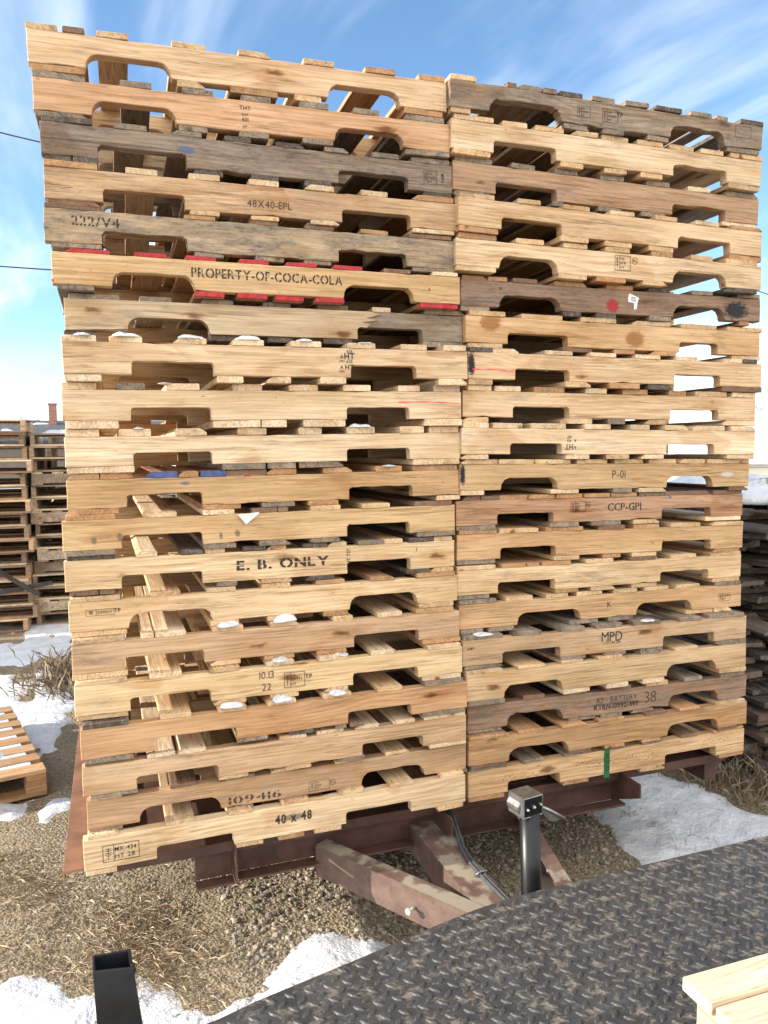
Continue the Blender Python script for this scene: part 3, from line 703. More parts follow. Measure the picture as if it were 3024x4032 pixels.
PAPER=simple('white paper',(.80,.80,.79),(.66,.66,.66),40,.7,0,.4,.7,.1,.001,3)
def flat(name,pts,mat,parent=None,t=.0008,loc=(0,0,0)):
    V,F=prism(pts,t,.0002); o=fixn(mesh(name,V,F,mat,parent)); o.location=loc; return o
o=flat('torn_sticker',[(-.024,.012),(-.020,.026),(-.016,.027),(.022,.014),(.016,-.002),(.012,-.026),(.001,-.028),(.001,-.006),(-.023,-.002)],PAPER,FRONT['R6'],loc=(.662,-.0012,.046))
for r_,(zz,tx) in enumerate([(.012,'00175'),(.004,'26250')]):
    l=lettering(FRONT['R6'],.660,.046+zz,.006,tx,INK,rot=-.15,heavy=.02,narrow=.9,name='sticker_print'); l.location.y=-.0006
k=PD['L12']; zz=k[3]+k[6]+GZ
o=flat('paper_scrap',[(0,0),(.066,.006),(.064,.0),(.026,-.032)],PAPER,None,loc=(k[1]+.494,k[2]-.010,zz+.002)); o.rotation_euler=(.15,0,.02)
tag(o,'crumpled white paper scrap hanging over a tan pallet in the left stack','paper')
# second row behind the left stack
t2=2.205; n=0
rw=random.Random(5)
while t2>0.02:
    zb=t2-.0885
    root=empty('wooden_pallet',(rw.uniform(-.02,.02)+.16,1.075+rw.uniform(-.02,.02),zb+GZ-.016),rw.uniform(-.01,.01),'pallet of the rear row, seen only through the notches of the left front stack','pallet','pallets of the hidden row behind the left stack')
    for j,yy in enumerate((0.0,(DEP-TH)/2,DEP-TH)):
        V,F=prism(notch_outline(.0885,[(.150,.385,'S'),(.835,1.066,'S')],.0006,rw),TH,.0016)
        o=fixn(mesh('stringer',V,F,WOOD,root)); o.location=(0,yy,0); paint(o,jit(COL[rw.choice('yypop')],.1,rw),.1)
    if n==0: paint(root.children[0],rgb(206,132,84),.05)
    for a,b in ((0,.14),(.2,.29),(.38,.47),(.565,.655),(.74,.83),(.92,1.01),(1.08,1.219)): board('top_board',root,a,b,.0888,.016,rw.choice('yogp'),0,DEP,rw)
    for a,b in ((0,.14),(.39,.48),(.56,.65),(.73,.82),(1.08,1.219)): board('bottom_board',root,a,b,-.0163,.016,rw.choice('yogp'),0,DEP,rw)
    t2-=.1222; n+=1
# ---------------------------------------------------------------- snow lumps on board ends
def lump(name,x,y,z,w,d,h,label,group,r=R):
    V=[];F=[];nu,nv=16,6; ph=r.uniform(0,6)
    for i in range(nv+1):
        q=i/nv; rr=math.sqrt(max(0,1-q*q)) if i<nv else 0
        for j in range(nu):
            a=2*math.pi*j/nu; k=1+.14*math.sin(2*a+ph)+.09*math.sin(3*a+ph*2)+.05*math.sin(5*a)
            V.append((w/2*rr*k*math.cos(a),d/2*rr*k*math.sin(a),h*q*(1+.12*math.sin(a*2+ph))*(1+.5*noise.noise(Vector((x*40+rr*2.2*math.cos(a),y*40+rr*2.2*math.sin(a),ph))))-.001))
    for i in range(nv):
        for j in range(nu): F.append((i*nu+j,i*nu+(j+1)%nu,(i+1)*nu+(j+1)%nu,(i+1)*nu+j))
    F.append(tuple(range(nu-1,-1,-1))); F.append(tuple(nv*nu+j for j in range(nu)))
    o=mesh(name,V,F,SNOW,None,True); o.location=(x,y,z)
    return tag(o,label,'snow',group)
def board_snow(key,idx,w=.075,h=.016,dx=0,y=.006):
    w*=.86; h*=.85
    k=PD[key]; a,b,c=parse(k[7])[idx]; s=(a+b)/2+dx
    up=PD.get(key[0]+str(int(key[1:])-1)); zt=midz(k)[1]
    t=min(.024,max(.012,((midz(up)[0]-zt)/2 if up else .017)-.0006))
    ord_=['first','second','third','fourth','fifth','sixth','seventh','eighth','ninth','tenth','eleventh','twelfth'][idx]
    what={'L8':'the HT 625 pallet','L9':'the pallet with the pink line','L10':'the knotty whitish pallet','L11':'the pallet with blue board ends','L15':'the pallet above 10.13 22','L16':'the pallet branded 10.13 22','L17':'the orange brown pallet below 10.13 22','R1':'the top pallet of the right stack','R16':'the MPD pallet'}[key]
    lump('snow_lump',k[1]+s,k[2]+y,k[3]+k[6]+s*k[5]+t+GZ,w,.040,h,'snow on the %s board end of %s'%(ord_,what),'snow lumps on pallet boards')
for a in (('L8',0,.06,.008,.01),('L8',1,.08,.013),('L8',2,.08,.013),('L8',3,.08,.014),('L8',4,.07,.011),('L8',5,.05,.006,.015),('L9',2,.05,.004,-.05),('L10',1,.04,.006,.01),('L10',5,.075,.012),('L11',8,.06,.006),
    ('L15',3,.075,.018),('L15',4,.08,.021),('L16',3,.06,.012),('L16',4,.05,.004,.03),('L17',2,.075,.018),('L17',3,.08,.021),('L17',4,.07,.014),('R16',0,.09,.010),('R16',4,.06,.008)): board_snow(*a)
# ---------------------------------------------------------------- trailer that carries the stacks
TR=empty('flatbed_trailer',(1.2,.55,.0),0,'rusty brown flatbed trailer with a welded A-frame tongue carrying the two pallet stacks','trailer',ry=-.008)
def tbox(name,x0,x1,y0,y1,z0,z1,mat=None,lab=None,ch=.002):
    V,F=prism([(x0-1.2,z0),(x1-1.2,z0),(x1-1.2,z1),(x0-1.2,z1)],y1-y0,ch); V=[(x,y+y0-.55,z) for x,y,z in V]
    o=fixn(mesh(name,V,F,mat or RUST,TR)); 
    if lab: o['label']=lab
    return o
def channel(name,p0,p1,h,fl,t,z0,mat,side=1,ch=.001):
    """C channel from p0 to p1 (plan points), web on the p-line, flanges to the given side"""
    a=Vector(p0);b=Vector(p1);d=(b-a);L=d.length;d.normalize();nrm=Vector((-d.y,d.x))*side
    prof=[(0,0),(fl,0),(fl,t),(t,t*1.6),(t,h-t*1.6),(fl,h-t),(fl,h),(0,h)]
    V,F=prism(prof,L,ch,'x')
    V=[(a.x+d.x*x+nrm.x*y-1.2,a.y+d.y*x+nrm.y*y-.55,z+z0) for x,y,z in V]
    return fixn(mesh(name,V,F,mat,TR))
tbox('deck_sheet',.074,2.43,.087,3.6,.4035,.4085)
tbox('deck_edge_angle',.02,2.43,.080,.086,.382,.416)
o=tbox('front_crossbeam',.478,1.955,.128,.134,.285,.380)
tbox('crossbeam_flange',.478,1.955,.072,.127,.279,.286).parent=o
tbox('crossbeam_flange',.478,1.955,.088,.127,.374,.381).parent=o
o=tbox('beam_end',.342,.461,.112,.118,.288,.380)
tbox('beam_end_flange',.342,.461,.058,.111,.281,.288).parent=o
for x,y0,yt in ((.463,.052,.10),(1.172,-.045,.08),(1.927,-.045,.08)):
    V,F=prism([(y0-.55,.372-.01 if y0<0 else .285),(.127-.55,.285),(.127-.55,.415),(y0-.55,.415)],.007,.0008,'x')
    fixn(mesh('gusset_plate',[(v[0]+x-1.2,v[1],v[2]) for v in V],F,RUST,TR))
# side rails and deck cross members (the deck reaches back under both rows)
side=fixn(mesh('side_rail',*prism([(-.55+.083,.404),(-.55+3.6,.404),(-.55+3.6,.412),(-.55+.083,.412)],.115,.001,'x'),RUST2,TR)); side.location=(-1.246,0,0); side['label']='orange rusted left rail running back beside the stack'
s2=fixn(mesh('rail_lip',*prism([(-.55+.083,.378),(-.55+3.6,.378),(-.55+3.6,.4035),(-.55+.083,.4035)],.005,.0008,'x'),RUST2,side)); s2.location=(0,0,0)
for x in (.62,1.75,2.38): tbox('main_rail',x,x+.06,.135,3.6,.285,.403)
for y in (.55,1.0,1.55,2.1,2.7,3.3): tbox('deck_crossmember',.08,2.36,y,y+.06,.34,.4028)
for x in (.9,1.45): tbox('deck_plank',x,x+.2,.14,3.6,.409,.4125)
tire=simple('tyre rubber',(.018,.018,.018),(.035,.033,.03),30,.8)
for x in (-.02,2.25):
    V=[];F=[];n=32;R0=.27
    prof=[(-.085,.16),(-.09,.22),(-.075,.262),(0,.27),(.075,.262),(.09,.22),(.085,.16)]
    for i in range(n):
        a=2*math.pi*i/n
        for u,r_ in prof: V.append((u,r_*math.cos(a),r_*math.sin(a)))
    m_=len(prof)
    for i in range(n):
        for j in range(m_-1): F.append((i*m_+j,i*m_+j+1,((i+1)%n)*m_+j+1,((i+1)%n)*m_+j))
    F.append(tuple(i*m_ for i in range(n))); F.append(tuple(i*m_+m_-1 for i in range(n-1,-1,-1)))
    w=fixn(mesh('wheel',V,F,tire,TR,True)); w.location=(x+.11-1.2,2.3-.55,.27)
# tongue
t1=channel('tongue_member',(.735,.095),(1.30,-.86),.105,.055,.006,.238,PRIMER,1)
t2_=channel('tongue_member',(1.53,.10),(1.30,-.86),.105,.05,.006,.238,PRIMER,-1)
t3=tbox('tongue_member',1.085,1.195,-.80,.126,.240,.339,PRIMER,'middle tongue bar with flaking sand coloured paint on top')
tbox('coupler_plate',1.20,1.40,-.95,-.70,.232,.2375,PRIMER)
def tube(name,pts,r,mat,parent=None,n=12,cap=True,smooth=True):
    V=[];F=[];N_=len(pts)
    P=[Vector(p) for p in pts]; up=Vector((0,0,1))
    for i,p in enumerate(P):
        d=(P[min(i+1,N_-1)]-P[max(i-1,0)]).normalized()
        s=d.cross(up if abs(d.z)<.9 else Vector((0,1,0))).normalized(); u=s.cross(d)
        rr=r[i] if isinstance(r,(list,tuple)) else r
        for j in range(n):
            a=2*math.pi*j/n; q=p+(s*math.cos(a)+u*math.sin(a))*rr; V.append(tuple(q))
    for i in range(N_-1):
        for j in range(n): F.append((i*n+j,i*n+(j+1)%n,(i+1)*n+(j+1)%n,(i+1)*n+j))
    if cap: F.append(tuple(range(n-1,-1,-1))); F.append(tuple((N_-1)*n+j for j in range(n)))
    return fixn(mesh(name,V,F,mat,parent,smooth))
WHITEB=simple('zinc bolt',(.70,.70,.68),(.55,.54,.50),60,.4,.6,.3,.7,.1,.001,3)
def bolt(x,y,z,d):
    d=Vector(d).normalized(); a=Vector((x-1.2,y-.55,z))
    b=tube('bolt',[tuple(a-d*.004),tuple(a+d*.030)],.0055,WHITEB,TR,10)
    tube('bolt_head',[tuple(a+d*.030),tuple(a+d*.036)],.0105,WHITEB,b,6,True,False)
bolt(.951,-.268,.285,(-.86,-.5,.05)); bolt(1.425,-.24,.29,(1,-.15,.02))
CABLE=simple('grey cable',(.045,.05,.058),(.075,.08,.09),60,.5,0,.3,.7,.1,.001,3)
PINK=simple('x',(.3,.3,.3),(.4,.4,.4))
for dx in (0,.011):
    c=tube('wiring_cable',[(x-1.2+dx,y-.55,z) for x,y,z in ((1.205,.09,.385),(1.207,.05,.386),(1.204,.02,.372),(1.196,-.03,.356),(1.178,-.10,.350),(1.165,-.2,.3475),(1.168,-.32,.3465),(1.178,-.5,.346),(1.18,-.7,.346))],.0055,CABLE,TR,8)
cl=tube('cable_clip',[(1.150-1.2,-.27-.55,.343),(1.165-1.2,-.275-.55,.356),(1.186-1.2,-.272-.55,.355),(1.196-1.2,-.27-.55,.342)],.004,GALV,TR,8)
# ---------------------------------------------------------------- tongue jack
JK=empty('trailer_jack',(1.232,-.45,.24),0,'black tube tongue jack with a galvanised gear head and crank handle','trailer jack')
tube('jack_tube',[(.018,0,-.20),(.012,0,.05),(.002,0,.376)],.0295,BLACKP,JK,28)
tube('jack_foot',[(.020,0,-.237),(.019,0,-.20)],.05,GALV,JK,20)
hd=Matrix.Rotation(math.radians(10),3,'Z')
def JS(v): return (v.x*.76-.004,v.y*.76,.400+(v.z-.406)*.76)
def jb(name,x0,x1,y0,y1,z0,z1,mat,ch=.002,parent=None):
    V,F=prism([(x0,z0),(x1,z0),(x1,z1),(x0,z1)],y1-y0,ch); V=[JS(hd@Vector((x,y+y0,z))) for x,y,z in V]
    return fixn(mesh(name,V,F,mat,parent or JK))
head=jb('gear_housing',-.041,.041,-.026,.055,.372,.440,GALV,.006)
jb('housing_top',-.045,.045,-.034,.060,.4405,.4455,GALV,.002,head)
jb('housing_side',-.046,-.0415,-.034,.060,.370,.440,GALV,.0018,head); jb('housing_side',.0415,.046,-.034,.060,.370,.440,GALV,.0018,head)
jb('housing_bottom',-.045,.045,-.034,.060,.366,.3715,GALV,.002,head)
# bulged worm gear cover on the left flank
V,F=prism([(-.016,.372),(-.062+.012,.380),(-.062+.004,.396),(-.058,.408),(-.047,.424),(-.016,.426)],.07,.004)
fixn(mesh('gear_cover',[JS(hd@Vector((x,y-.012,z))) for x,y,z in V],F,GALV,head))
jb('front_plate',-.0405,.0405,-.0325,-.0262,.3722,.4402,BLACKP,.0012)
for x,z,r_ in ((-.030,.402,.0062),(.031,.411,.0062),(0,.4065,.0075)):
    a=Vector(JS(hd@Vector((x,-.0325,z)))); r_*=.8; d=hd@Vector((0,-1,0))
    w=tube('plate_screw',[tuple(a),tuple(a+d*.003)],r_,GALV,JK,16,True,False); tube('screw_head',[tuple(a+d*.003),tuple(a+d*.008)],r_*.62,WHITEB,w,8)
a=Vector((.038,.010,.382))
hx=tube('crank_handle',[tuple(a+Vector((-.02,0,0.006))),tuple(a),tuple(a+Vector((.035,-.008,-.018))),tuple(a+Vector((.075,-.016,-.045)))],.0062,GALV,JK,12)
V=[];F=[]
for i,(q,w) in enumerate([(0,.004),(.2,.016),(.45,.021),(.7,.016),(.9,.006),(1,.001)]):
    c=a+Vector((.012+.06*q,.004-.014*q,-.006-.036*q)); V+=[(c.x,c.y-.003,c.z-.001),(c.x-.35*w,c.y-.003,c.z-w*1.25),(c.x-.35*w,c.y+.003,c.z-w*1.25),(c.x,c.y+.003,c.z-.001)]
for i in range(5):
    for j in range(4): F.append((i*4+j,i*4+(j+1)%4,(i+1)*4+(j+1)%4,(i+1)*4+j))
F+= [(3,2,1,0),(20,21,22,23)]
fixn(mesh('crank_flange',V,F,GALV,hx))
# ---------------------------------------------------------------- checker plate deck in front
ED=[(-.25,-.93),(.298,-.826),(.376,-.801),(.60,-.748),(.836,-.689),(.95,-.662),(1.06,-.645),(1.207,-.638),(1.502,-.629),(1.943,-.619),(2.9,-.60)]
DK=empty('checker_plate_deck',(1.3,-1.2,.5),0,'dark diamond checker plate deck smeared with dried mud, in the foreground','deck')
poly=[(x-1.3,y+1.2) for x,y in ED]+[(1.6,-1.0),(-1.2,-.85)]
V=[];n=len(poly)
pp=poly if area(poly)>0 else poly[::-1]
ins=inset(pp,.002)
for (x,y) in ins: V.append((x,y,0))
for (x,y) in pp: V.append((x,y,-.002))
for (x,y) in pp: V.append((x,y,-.008))
F=[tuple(range(n))]+[(i+n,(i+1)%n+n,(i+1)%n,i) for i in range(n)]+[(i+2*n,(i+1)%n+2*n,(i+1)%n+n,i+n) for i in range(n)]+[tuple(range(3*n-1,2*n-1,-1))]
def inside(x,y,P):
    c=False
    for i in range(len(P)):
        (x1,y1),(x2,y2)=P[i-1],P[i]
        if (y1>y)!=(y2>y) and x<(x2-x1)*(y-y1)/(y2-y1)+x1: c=not c
    return c
sh=inset(pp,.014)
pit=.0425
for i in range(-32,40):
    for j in range(-32,24):
        for k in (0,1):
            x=(i+.5*k)*pit; y=(j+.5*k)*pit-.003*i*.1
            if not inside(x,y,sh): continue
            X,Y=x+1.3,y-1.2
            if Y< -1.75 or (X<1.0 and Y<-1.45): continue
            a=math.radians(-45 if k==0 else 45)+R.uniform(-.03,.03); l=.0148;w=.0060;b=len(V)
            for q in range(8):
                t=2*math.pi*q/8; u=l*math.cos(t); v=w*math.sin(t)*(1-.25*abs(math.cos(t)))
                V.append((x+u*math.cos(a)-v*math.sin(a),y+u*math.sin(a)+v*math.cos(a),-.0004))
            for q in range(8):
                t=2*math.pi*q/8; u=l*.68*math.cos(t); v=w*.5*math.sin(t)
                V.append((x+u*math.cos(a)-v*math.sin(a),y+u*math.sin(a)+v*math.cos(a),.0030))
            for q in range(8): F.append((b+q,b+(q+1)%8,b+8+(q+1)%8,b+8+q))
            F.append(tuple(range(b+8,b+16)))
mesh('tread_plate',V,F,PLATE,DK)
def dbox(name,x0,x1,y0,y1,z0,z1): 
    V,F=prism([(x0-1.3,z0-.5),(x1-1.3,z0-.5),(x1-1.3,z1-.5),(x0-1.3,z1-.5)],y1-y0,.002); return fixn(mesh(name,[(x,y+y0+1.2,z) for x,y,z in V],F,BLACKP,DK))
dbox('under_frame',.5,.56,-1.9,-.86,.39,.491); dbox('under_frame',2.3,2.36,-1.9,-.76,.39,.491); dbox('under_frame',.57,2.29,-.92,-.86,.39,.491)
for x in (.53,2.33):
    for y in (-1.0,-1.8): dbox('support_leg',x-.03,x+.03,y-.03,y+.03,0,.389)
# black square tube with its open mitred end
TB=empty('steel_post',(0,0,0),0,'black square steel post with an open top, at the lower left','steel post')
def loft(name,rings,mat,parent,faces_in=None,cap_last=True):
    V=[p for r_ in rings for p in r_]; F=[]
    for k in range(len(rings)-1):
        for j in range(4): F.append((4*k+j,4*k+(j+1)%4,4*k+4+(j+1)%4,4*k+4+j))
    if cap_last: F.append(tuple(4*(len(rings)-1)+j for j in range(4)))
    return fixn(mesh(name,V,F,mat,parent))
def rect(z,x0,x1,y0,y1,sk=.014): return [(x0,y0,z),(x1,y0-sk,z),(x1-.004,y1+.010-sk,z),(x0-.002,y1,z)]
# slightly flared square post: bottom, outer rim, inner rim, floor deep inside
tb=loft('tube_wall',[rect(0,.095,.215,-.86,-.76),rect(.45,.0605,.150,-.692,-.625),rect(.548,.055,.138,-.661,-.600),rect(.55,.0562,.1368,-.6600,-.6015),rect(.55,.0605,.1325,-.6555,-.606),rect(.30,.066,.140,-.715,-.66)],BLACKP,TB)
bv=tb.modifiers.new('b','BEVEL'); bv.width=.004; bv.segments=2; bv.limit_method='ANGLE'; bv.angle_limit=math.radians(50)
tube('weld_bead',[(.1365,-.664,.551),(.138,-.668,.540),(.139,-.668,.530)],[.004,.006,.003],BLACKP,TB,8)
# ---------------------------------------------------------------- pallet lying on the deck
LP=empty('wooden_pallet',(1.150,-1.197,.5),0,'fresh cream pallet lying on the checker plate, at the lower right corner','pallet')
def lboard(name,x0,x1,y0,y1,z0,z1,c,w=.02,par=LP):
    V,F=prism([(0,0),(y1-y0,0),(y1-y0,z1-z0),(0,z1-z0)],x1-x0,.0015,'x')
    o=fixn(mesh(name,V,F,WOOD,par)); o.location=(x0,y0,z0); return paint(o,c,w)
yy=0;first=True
for k,w_ in enumerate((.078,.072,.085,.085,.08,.08,.085,.085)):
    t_=.026 if k==0 else .019
    lboard('top_board',-.006 if k==0 else 0,1.02,yy-w_,yy,.105,.105+t_,jit(rgb(222,204,176),.04)); yy-=w_+(.004 if k<1 else .035)
for x in (.012,.48,.96): 
    o=lboard('stringer',0,.88,0,.038,.0165,.1047,jit(rgb(220,202,174),.04)); o.rotation_euler=(0,0,math.radians(90)); o.location=(x+.038,-.90,.0165)
for y in (-.09,-.5,-.86): lboard('bottom_board',.002,1.0,y,y+.085,.0005,.016,jit(rgb(230,204,160),.05))
for x,y in ((.070,-.082),(.078,-.165)):
    lump_=None
    V=[];F=[]
# ---------------------------------------------------------------- ground, snow, gravel, straw
def axis(lo,hi,a,b,st,g=1.25):
    xs=[]; x=a
    while x<b: xs.append(x); x+=st
    xs.append(b); s=st; x=b
    while x<hi: s*=g; x+=s; xs.append(min(x,hi))
    s=st; x=a; pre=[]
    while x>lo: s*=g; x-=s; pre.append(max(x,lo))
    return pre[::-1]+xs
def grid(name,xs,ys,zf,mat,smooth=True):
    V=[(x,y,zf(x,y)) for y in ys for x in xs]; nx=len(xs)
    F=[(j*nx+i,j*nx+i+1,(j+1)*nx+i+1,(j+1)*nx+i) for j in range(len(ys)-1) for i in range(nx-1)]
    return mesh(name,V,F,mat,None,smooth)
def gz(x,y):
    f=max(0,min(1,(60-math.hypot(x,y))/40))
    v=.012*noise.noise(Vector((x*1.3,y*1.3,0)))+.007*noise.noise(Vector((x*5,y*5,3)))+.003*noise.noise(Vector((x*17,y*17,7)))
    return v*f
xs=axis(-220,260,-1.3,3.6,.035); ys=axis(-60,320,-1.2,4.0,.035)
tag(grid('ground',xs,ys,gz,GROUND),kind='structure')
SN=[[(-1.5,.25),(-.255,.225),(-.183,.235),(-.10,.105),(-.033,.04),(.02,.055),(.05,-.05),(.09,.0),(.15,.115),(.195,.06),(.263,-.06),(.33,-.18),(.4,-.6),(-1.5,-.7)],
[(.24,-.34),(.34,-.20),(.494,-.052),(.624,.072),(.70,.12),(.781,.105),(.952,-.013),(1.05,-.25),(.9,-.6),(.5,-.6)],
[(2.15,.95),(2.13,.60),(2.125,.379),(2.112,.224),(2.09,-.05),(2.3,-.4),(3.3,-.4),(3.1,.15),(2.867,.30),(2.80,.47),(2.743,.668),(2.70,.836),(2.60,.95)],
[(-1.2,1.88),(-.451,1.865),(-.222,1.79),(-.13,1.51),(-.287,1.348),(-.379,1.24),(-1.2,1.1)],
[(-3,2.0),(-.42,2.05),(-.18,1.93),(-.16,2.3),(-.11,2.9),(-.11,3.3),(-.16,3.5),(0.05,3.9),(0.5,5.6),(0,8),(-6,8)]]
def sdist(x,y):
    best=-9
    for P in SN:
        xs_=[p[0] for p in P]; ys_=[p[1] for p in P]
        if x<min(xs_)-.3 or x>max(xs_)+.3 or y<min(ys_)-.3 or y>max(ys_)+.3: continue
        dm=9
        for i in range(len(P)):
            ax,ay=P[i-1];bx,by=P[i]; dx,dy=bx-ax,by-ay
            t=max(0,min(1,((x-ax)*dx+(y-ay)*dy)/(dx*dx+dy*dy+1e-12))); dm=min(dm,math.hypot(x-ax-t*dx,y-ay-t*dy))
        best=max(best,dm if inside(x,y,P) else -dm)
    return best
def sz(x,y):
    n1=noise.noise(Vector((x*7,y*7,5)))*.05+noise.noise(Vector((x*21,y*21,9)))*.022+noise.noise(Vector((x*55,y*55,2)))*.008
    if y>5.9 or x<-2.9 or x>3.6:
        s=.10+noise.noise(Vector((x*.35,y*.35,1)))*.5+n1*2
    else:
        s=sdist(x,y)+n1+(.03 if y<1 else 0)
        if y>1 and x<.6: s=min(s,.2)+noise.noise(Vector((x*2.6,y*1.6,11)))*.30+noise.noise(Vector((x*8,y*5,13)))*.22-.10
    if s<0: return gz(x,y)-.012
    return gz(x,y)-.004+.016*min(1,(s/.09))+.009*noise.noise(Vector((x*3,y*3,20)))+.007*noise.noise(Vector((x*9,y*9,20)))
xs=axis(-200,240,-1.2,3.3,.022,1.2); ys=axis(-.9,300,-.85,2.6,.022,1.05)
so=grid('snow_cover',xs,ys,sz,SNOW); tag(so,kind='structure')
def scatter(name,protos,items,mat,smooth=False):
    V=[];F=[]
    for x,y,z,s,rot,k in items:
        pv,pf=protos[k%len(protos)]; b=len(V)
        M=rot
        for v in pv:
            q=M@Vector(v); V.append((x+q.x*s,y+q.y*s,z+q.z*s))
        F+=[tuple(b+i for i in f) for f in pf]
    return mesh(name,V,F,mat,None,smooth)
def stone_proto(seed):
    bm=bmesh.new(); bmesh.ops.create_icosphere(bm,subdivisions=1,radius=1.0)
    r_=random.Random(seed)
    sx,sy,sz_=r_.uniform(.8,1.3),r_.uniform(.6,.95),r_.uniform(.45,.75)
    V=[(v.co.x*sx*r_.uniform(.82,1.15),v.co.y*sy*r_.uniform(.82,1.15),v.co.z*sz_*r_.uniform(.85,1.12)) for v in bm.verts]
    F=[tuple(v.index for v in f.verts) for f in bm.faces]; bm.free(); return V,F
SP=[stone_proto(i) for i in range(14)]
rs=random.Random(3); items=[]
from mathutils import Euler
def snowy(x,y): return sz(x,y)>gz(x,y)+.004
def dens(x,y):
    n=noise.noise(Vector((x*1.8,y*1.8,31)))
    if x>.45 and y<.9: return .95
    return .42+.7*n
cnt=0
while cnt<19000:
    x=rs.uniform(-1.0,2.3); y=rs.uniform(-.75,2.3)
    if y>1.3 and x>0: continue
    if rs.random()>dens(x,y)*(1 if y<1 else .5): continue
    if snowy(x,y): continue
    big=1.0 if x>.45 and y<.6 else .62
    s=min(.017,.0034+rs.expovariate(1)*.0026)*big
    items.append((x,y,gz(x,y)+s*.2,s,Euler((rs.uniform(-.5,.5),rs.uniform(-.5,.5),rs.uniform(0,6.3))).to_matrix(),rs.randrange(14))); cnt+=1
tag(scatter('gravel',SP,items,STONE),kind='stuff')
def blade(seed,curl):
    r_=random.Random(seed); n=4; V=[];F=[]; w=.010*r_.uniform(.7,1.3)
    for i in range(n+1):
        t=i/n; ww=w*(1-.75*t); a=curl*t
        V+= [(t*.5+.5*t*math.cos(a)*.3,-ww+.18*math.sin(a)*t,.10*math.sin(t*3)*r_.uniform(.3,1)),(t*.5+.5*t*math.cos(a)*.3,ww+.18*math.sin(a)*t,.10*math.sin(t*3)*r_.uniform(.3,1)+.004)]
    for i in range(n): F.append((2*i,2*i+2,2*i+3,2*i+1))
    return V,F
BP=[blade(i,random.Random(i).uniform(-1.4,1.4)) for i in range(12)]
items=[];cnt=0
while cnt<3600:
    x=rs.uniform(-1.1,1.3); y=rs.uniform(-.75,1.5)
    d_=noise.noise(Vector((x*2.6,y*2.6,44)))+.25*noise.noise(Vector((x*9,y*9,4)))
    # thicker mats of straw left of and under the trailer's near corner
    w_=1.3*math.exp(-((x-.10)**2/.035+(y-.30)**2/.045))+.6*math.exp(-((x+.45)**2/.12+(y-.75)**2/.25))+.5*math.exp(-((x-.3)**2/.03+(y-.02)**2/.03))+.35*math.exp(-((x-.75)**2/.02+(y+.02)**2/.008))
    if rs.random()>max(.012,w_*(.18+2.2*d_)) : continue
    if snowy(x,y) and rs.random()<.93: continue
    s=rs.uniform(.04,.13)
    items.append((x,y,gz(x,y)+.004+rs.random()*.010,s,Euler((rs.uniform(-.5,.5),rs.uniform(-.35,.12),rs.uniform(0,6.3))).to_matrix(),rs.randrange(12))); cnt+=1
tag(scatter('loose_straw',BP,items,STRAW),kind='stuff')
# long dry grass at the foot of the plank pile and poking through the snow
items=[];cnt=0
DG=simple('dry grass',(.16,.105,.055),(.40,.29,.16),40,.75,0,.3,.7,0)
DG_SHADE=straw_mat(.62)  # darker copy of the straw, shade painted into the dry grass colour
while cnt<2100:
    t=rs.random(); x=2.35+t*.85+rs.gauss(0,.10); y=1.25-t*1.05+rs.gauss(0,.14)+.12
    if rs.random()<.45: x=rs.uniform(2.8,3.4); y=rs.uniform(.1,1.2)
    if snowy(x,y) and rs.random()<.95: continue
    s=rs.uniform(.08,.26)
    items.append((x,y,gz(x,y)-.004,s,Euler((rs.uniform(-.8,.8),-rs.uniform(.05,1.5),rs.uniform(0,6.3))).to_matrix(),rs.randrange(12))); cnt+=1
for k in range(60):
    x=rs.uniform(2.15,2.95); y=rs.uniform(-.1,.75)
    for q in range(rs.randrange(1,5)): items.append((x+rs.gauss(0,.012),y+rs.gauss(0,.012),sz(x,y)-.004,rs.uniform(.03,.11),Euler((rs.uniform(-.9,.9),-rs.uniform(0,1.3),rs.uniform(0,6.3))).to_matrix(),rs.randrange(12)))
for k in range(700):
    x=1.3+rs.random()*.9; y=rs.uniform(-.55,.15)
    if snowy(x,y): continue
    items.append((x,y,gz(x,y),rs.uniform(.03,.10),Euler((rs.uniform(-.5,.5),-rs.uniform(0,.5),rs.uniform(0,6.3))).to_matrix(),rs.randrange(12)))
for k in range(900):
    a=rs.uniform(0,6.3); rr=abs(rs.gauss(0,.20)); x=-.20+rr*math.cos(a)*.8; y=3.62+rr*math.sin(a)*1.3
    items.append((x,y,gz(x,y),rs.uniform(.12,.42),Euler((rs.uniform(-.8,.8),-rs.uniform(.2,1.4),rs.uniform(0,6.3))).to_matrix(),rs.randrange(12)))
tag(scatter('dry_grass',BP,items,DG_SHADE),kind='stuff')
# ---------------------------------------------------------------- single pallet lying on the snowy ground, left
GP=empty('wooden_pallet',(-.215,1.63,.015),math.radians(14),'worn pallet lying flat on the snowy ground at the left edge','pallet')
for k in range(8):
    y=.0+k*.148; lboard('top_board',-1.2,0,y,y+.098,.108,.125,jit(rgb(206,168,118),.12),.3,GP)
for x in (-1.2,-.645,-.09): 
    for y in (0,.52,1.045): lboard('block',x,x+.09,y,y+.09,.0165,.0895,jit(rgb(196,148,98),.1),.3,GP)
for x in (-1.2,-.645,-.09): lboard('stringer_board',x,x+.09,0,1.135,.09,.1075,jit(rgb(200,160,110),.1),.3,GP).location
for y in (0,.52,1.045): lboard('bottom_board',-1.2,0,y,y+.09,.0,.016,jit(rgb(196,160,112),.1),.3,GP)
for o in GP.children:
    if o.name.startswith('stringer_board'):
        # runs across the boards
        x=o.location.x; me=o.data
        for v in me.vertices: v.co=(v.co.x,v.co.y,v.co.z)
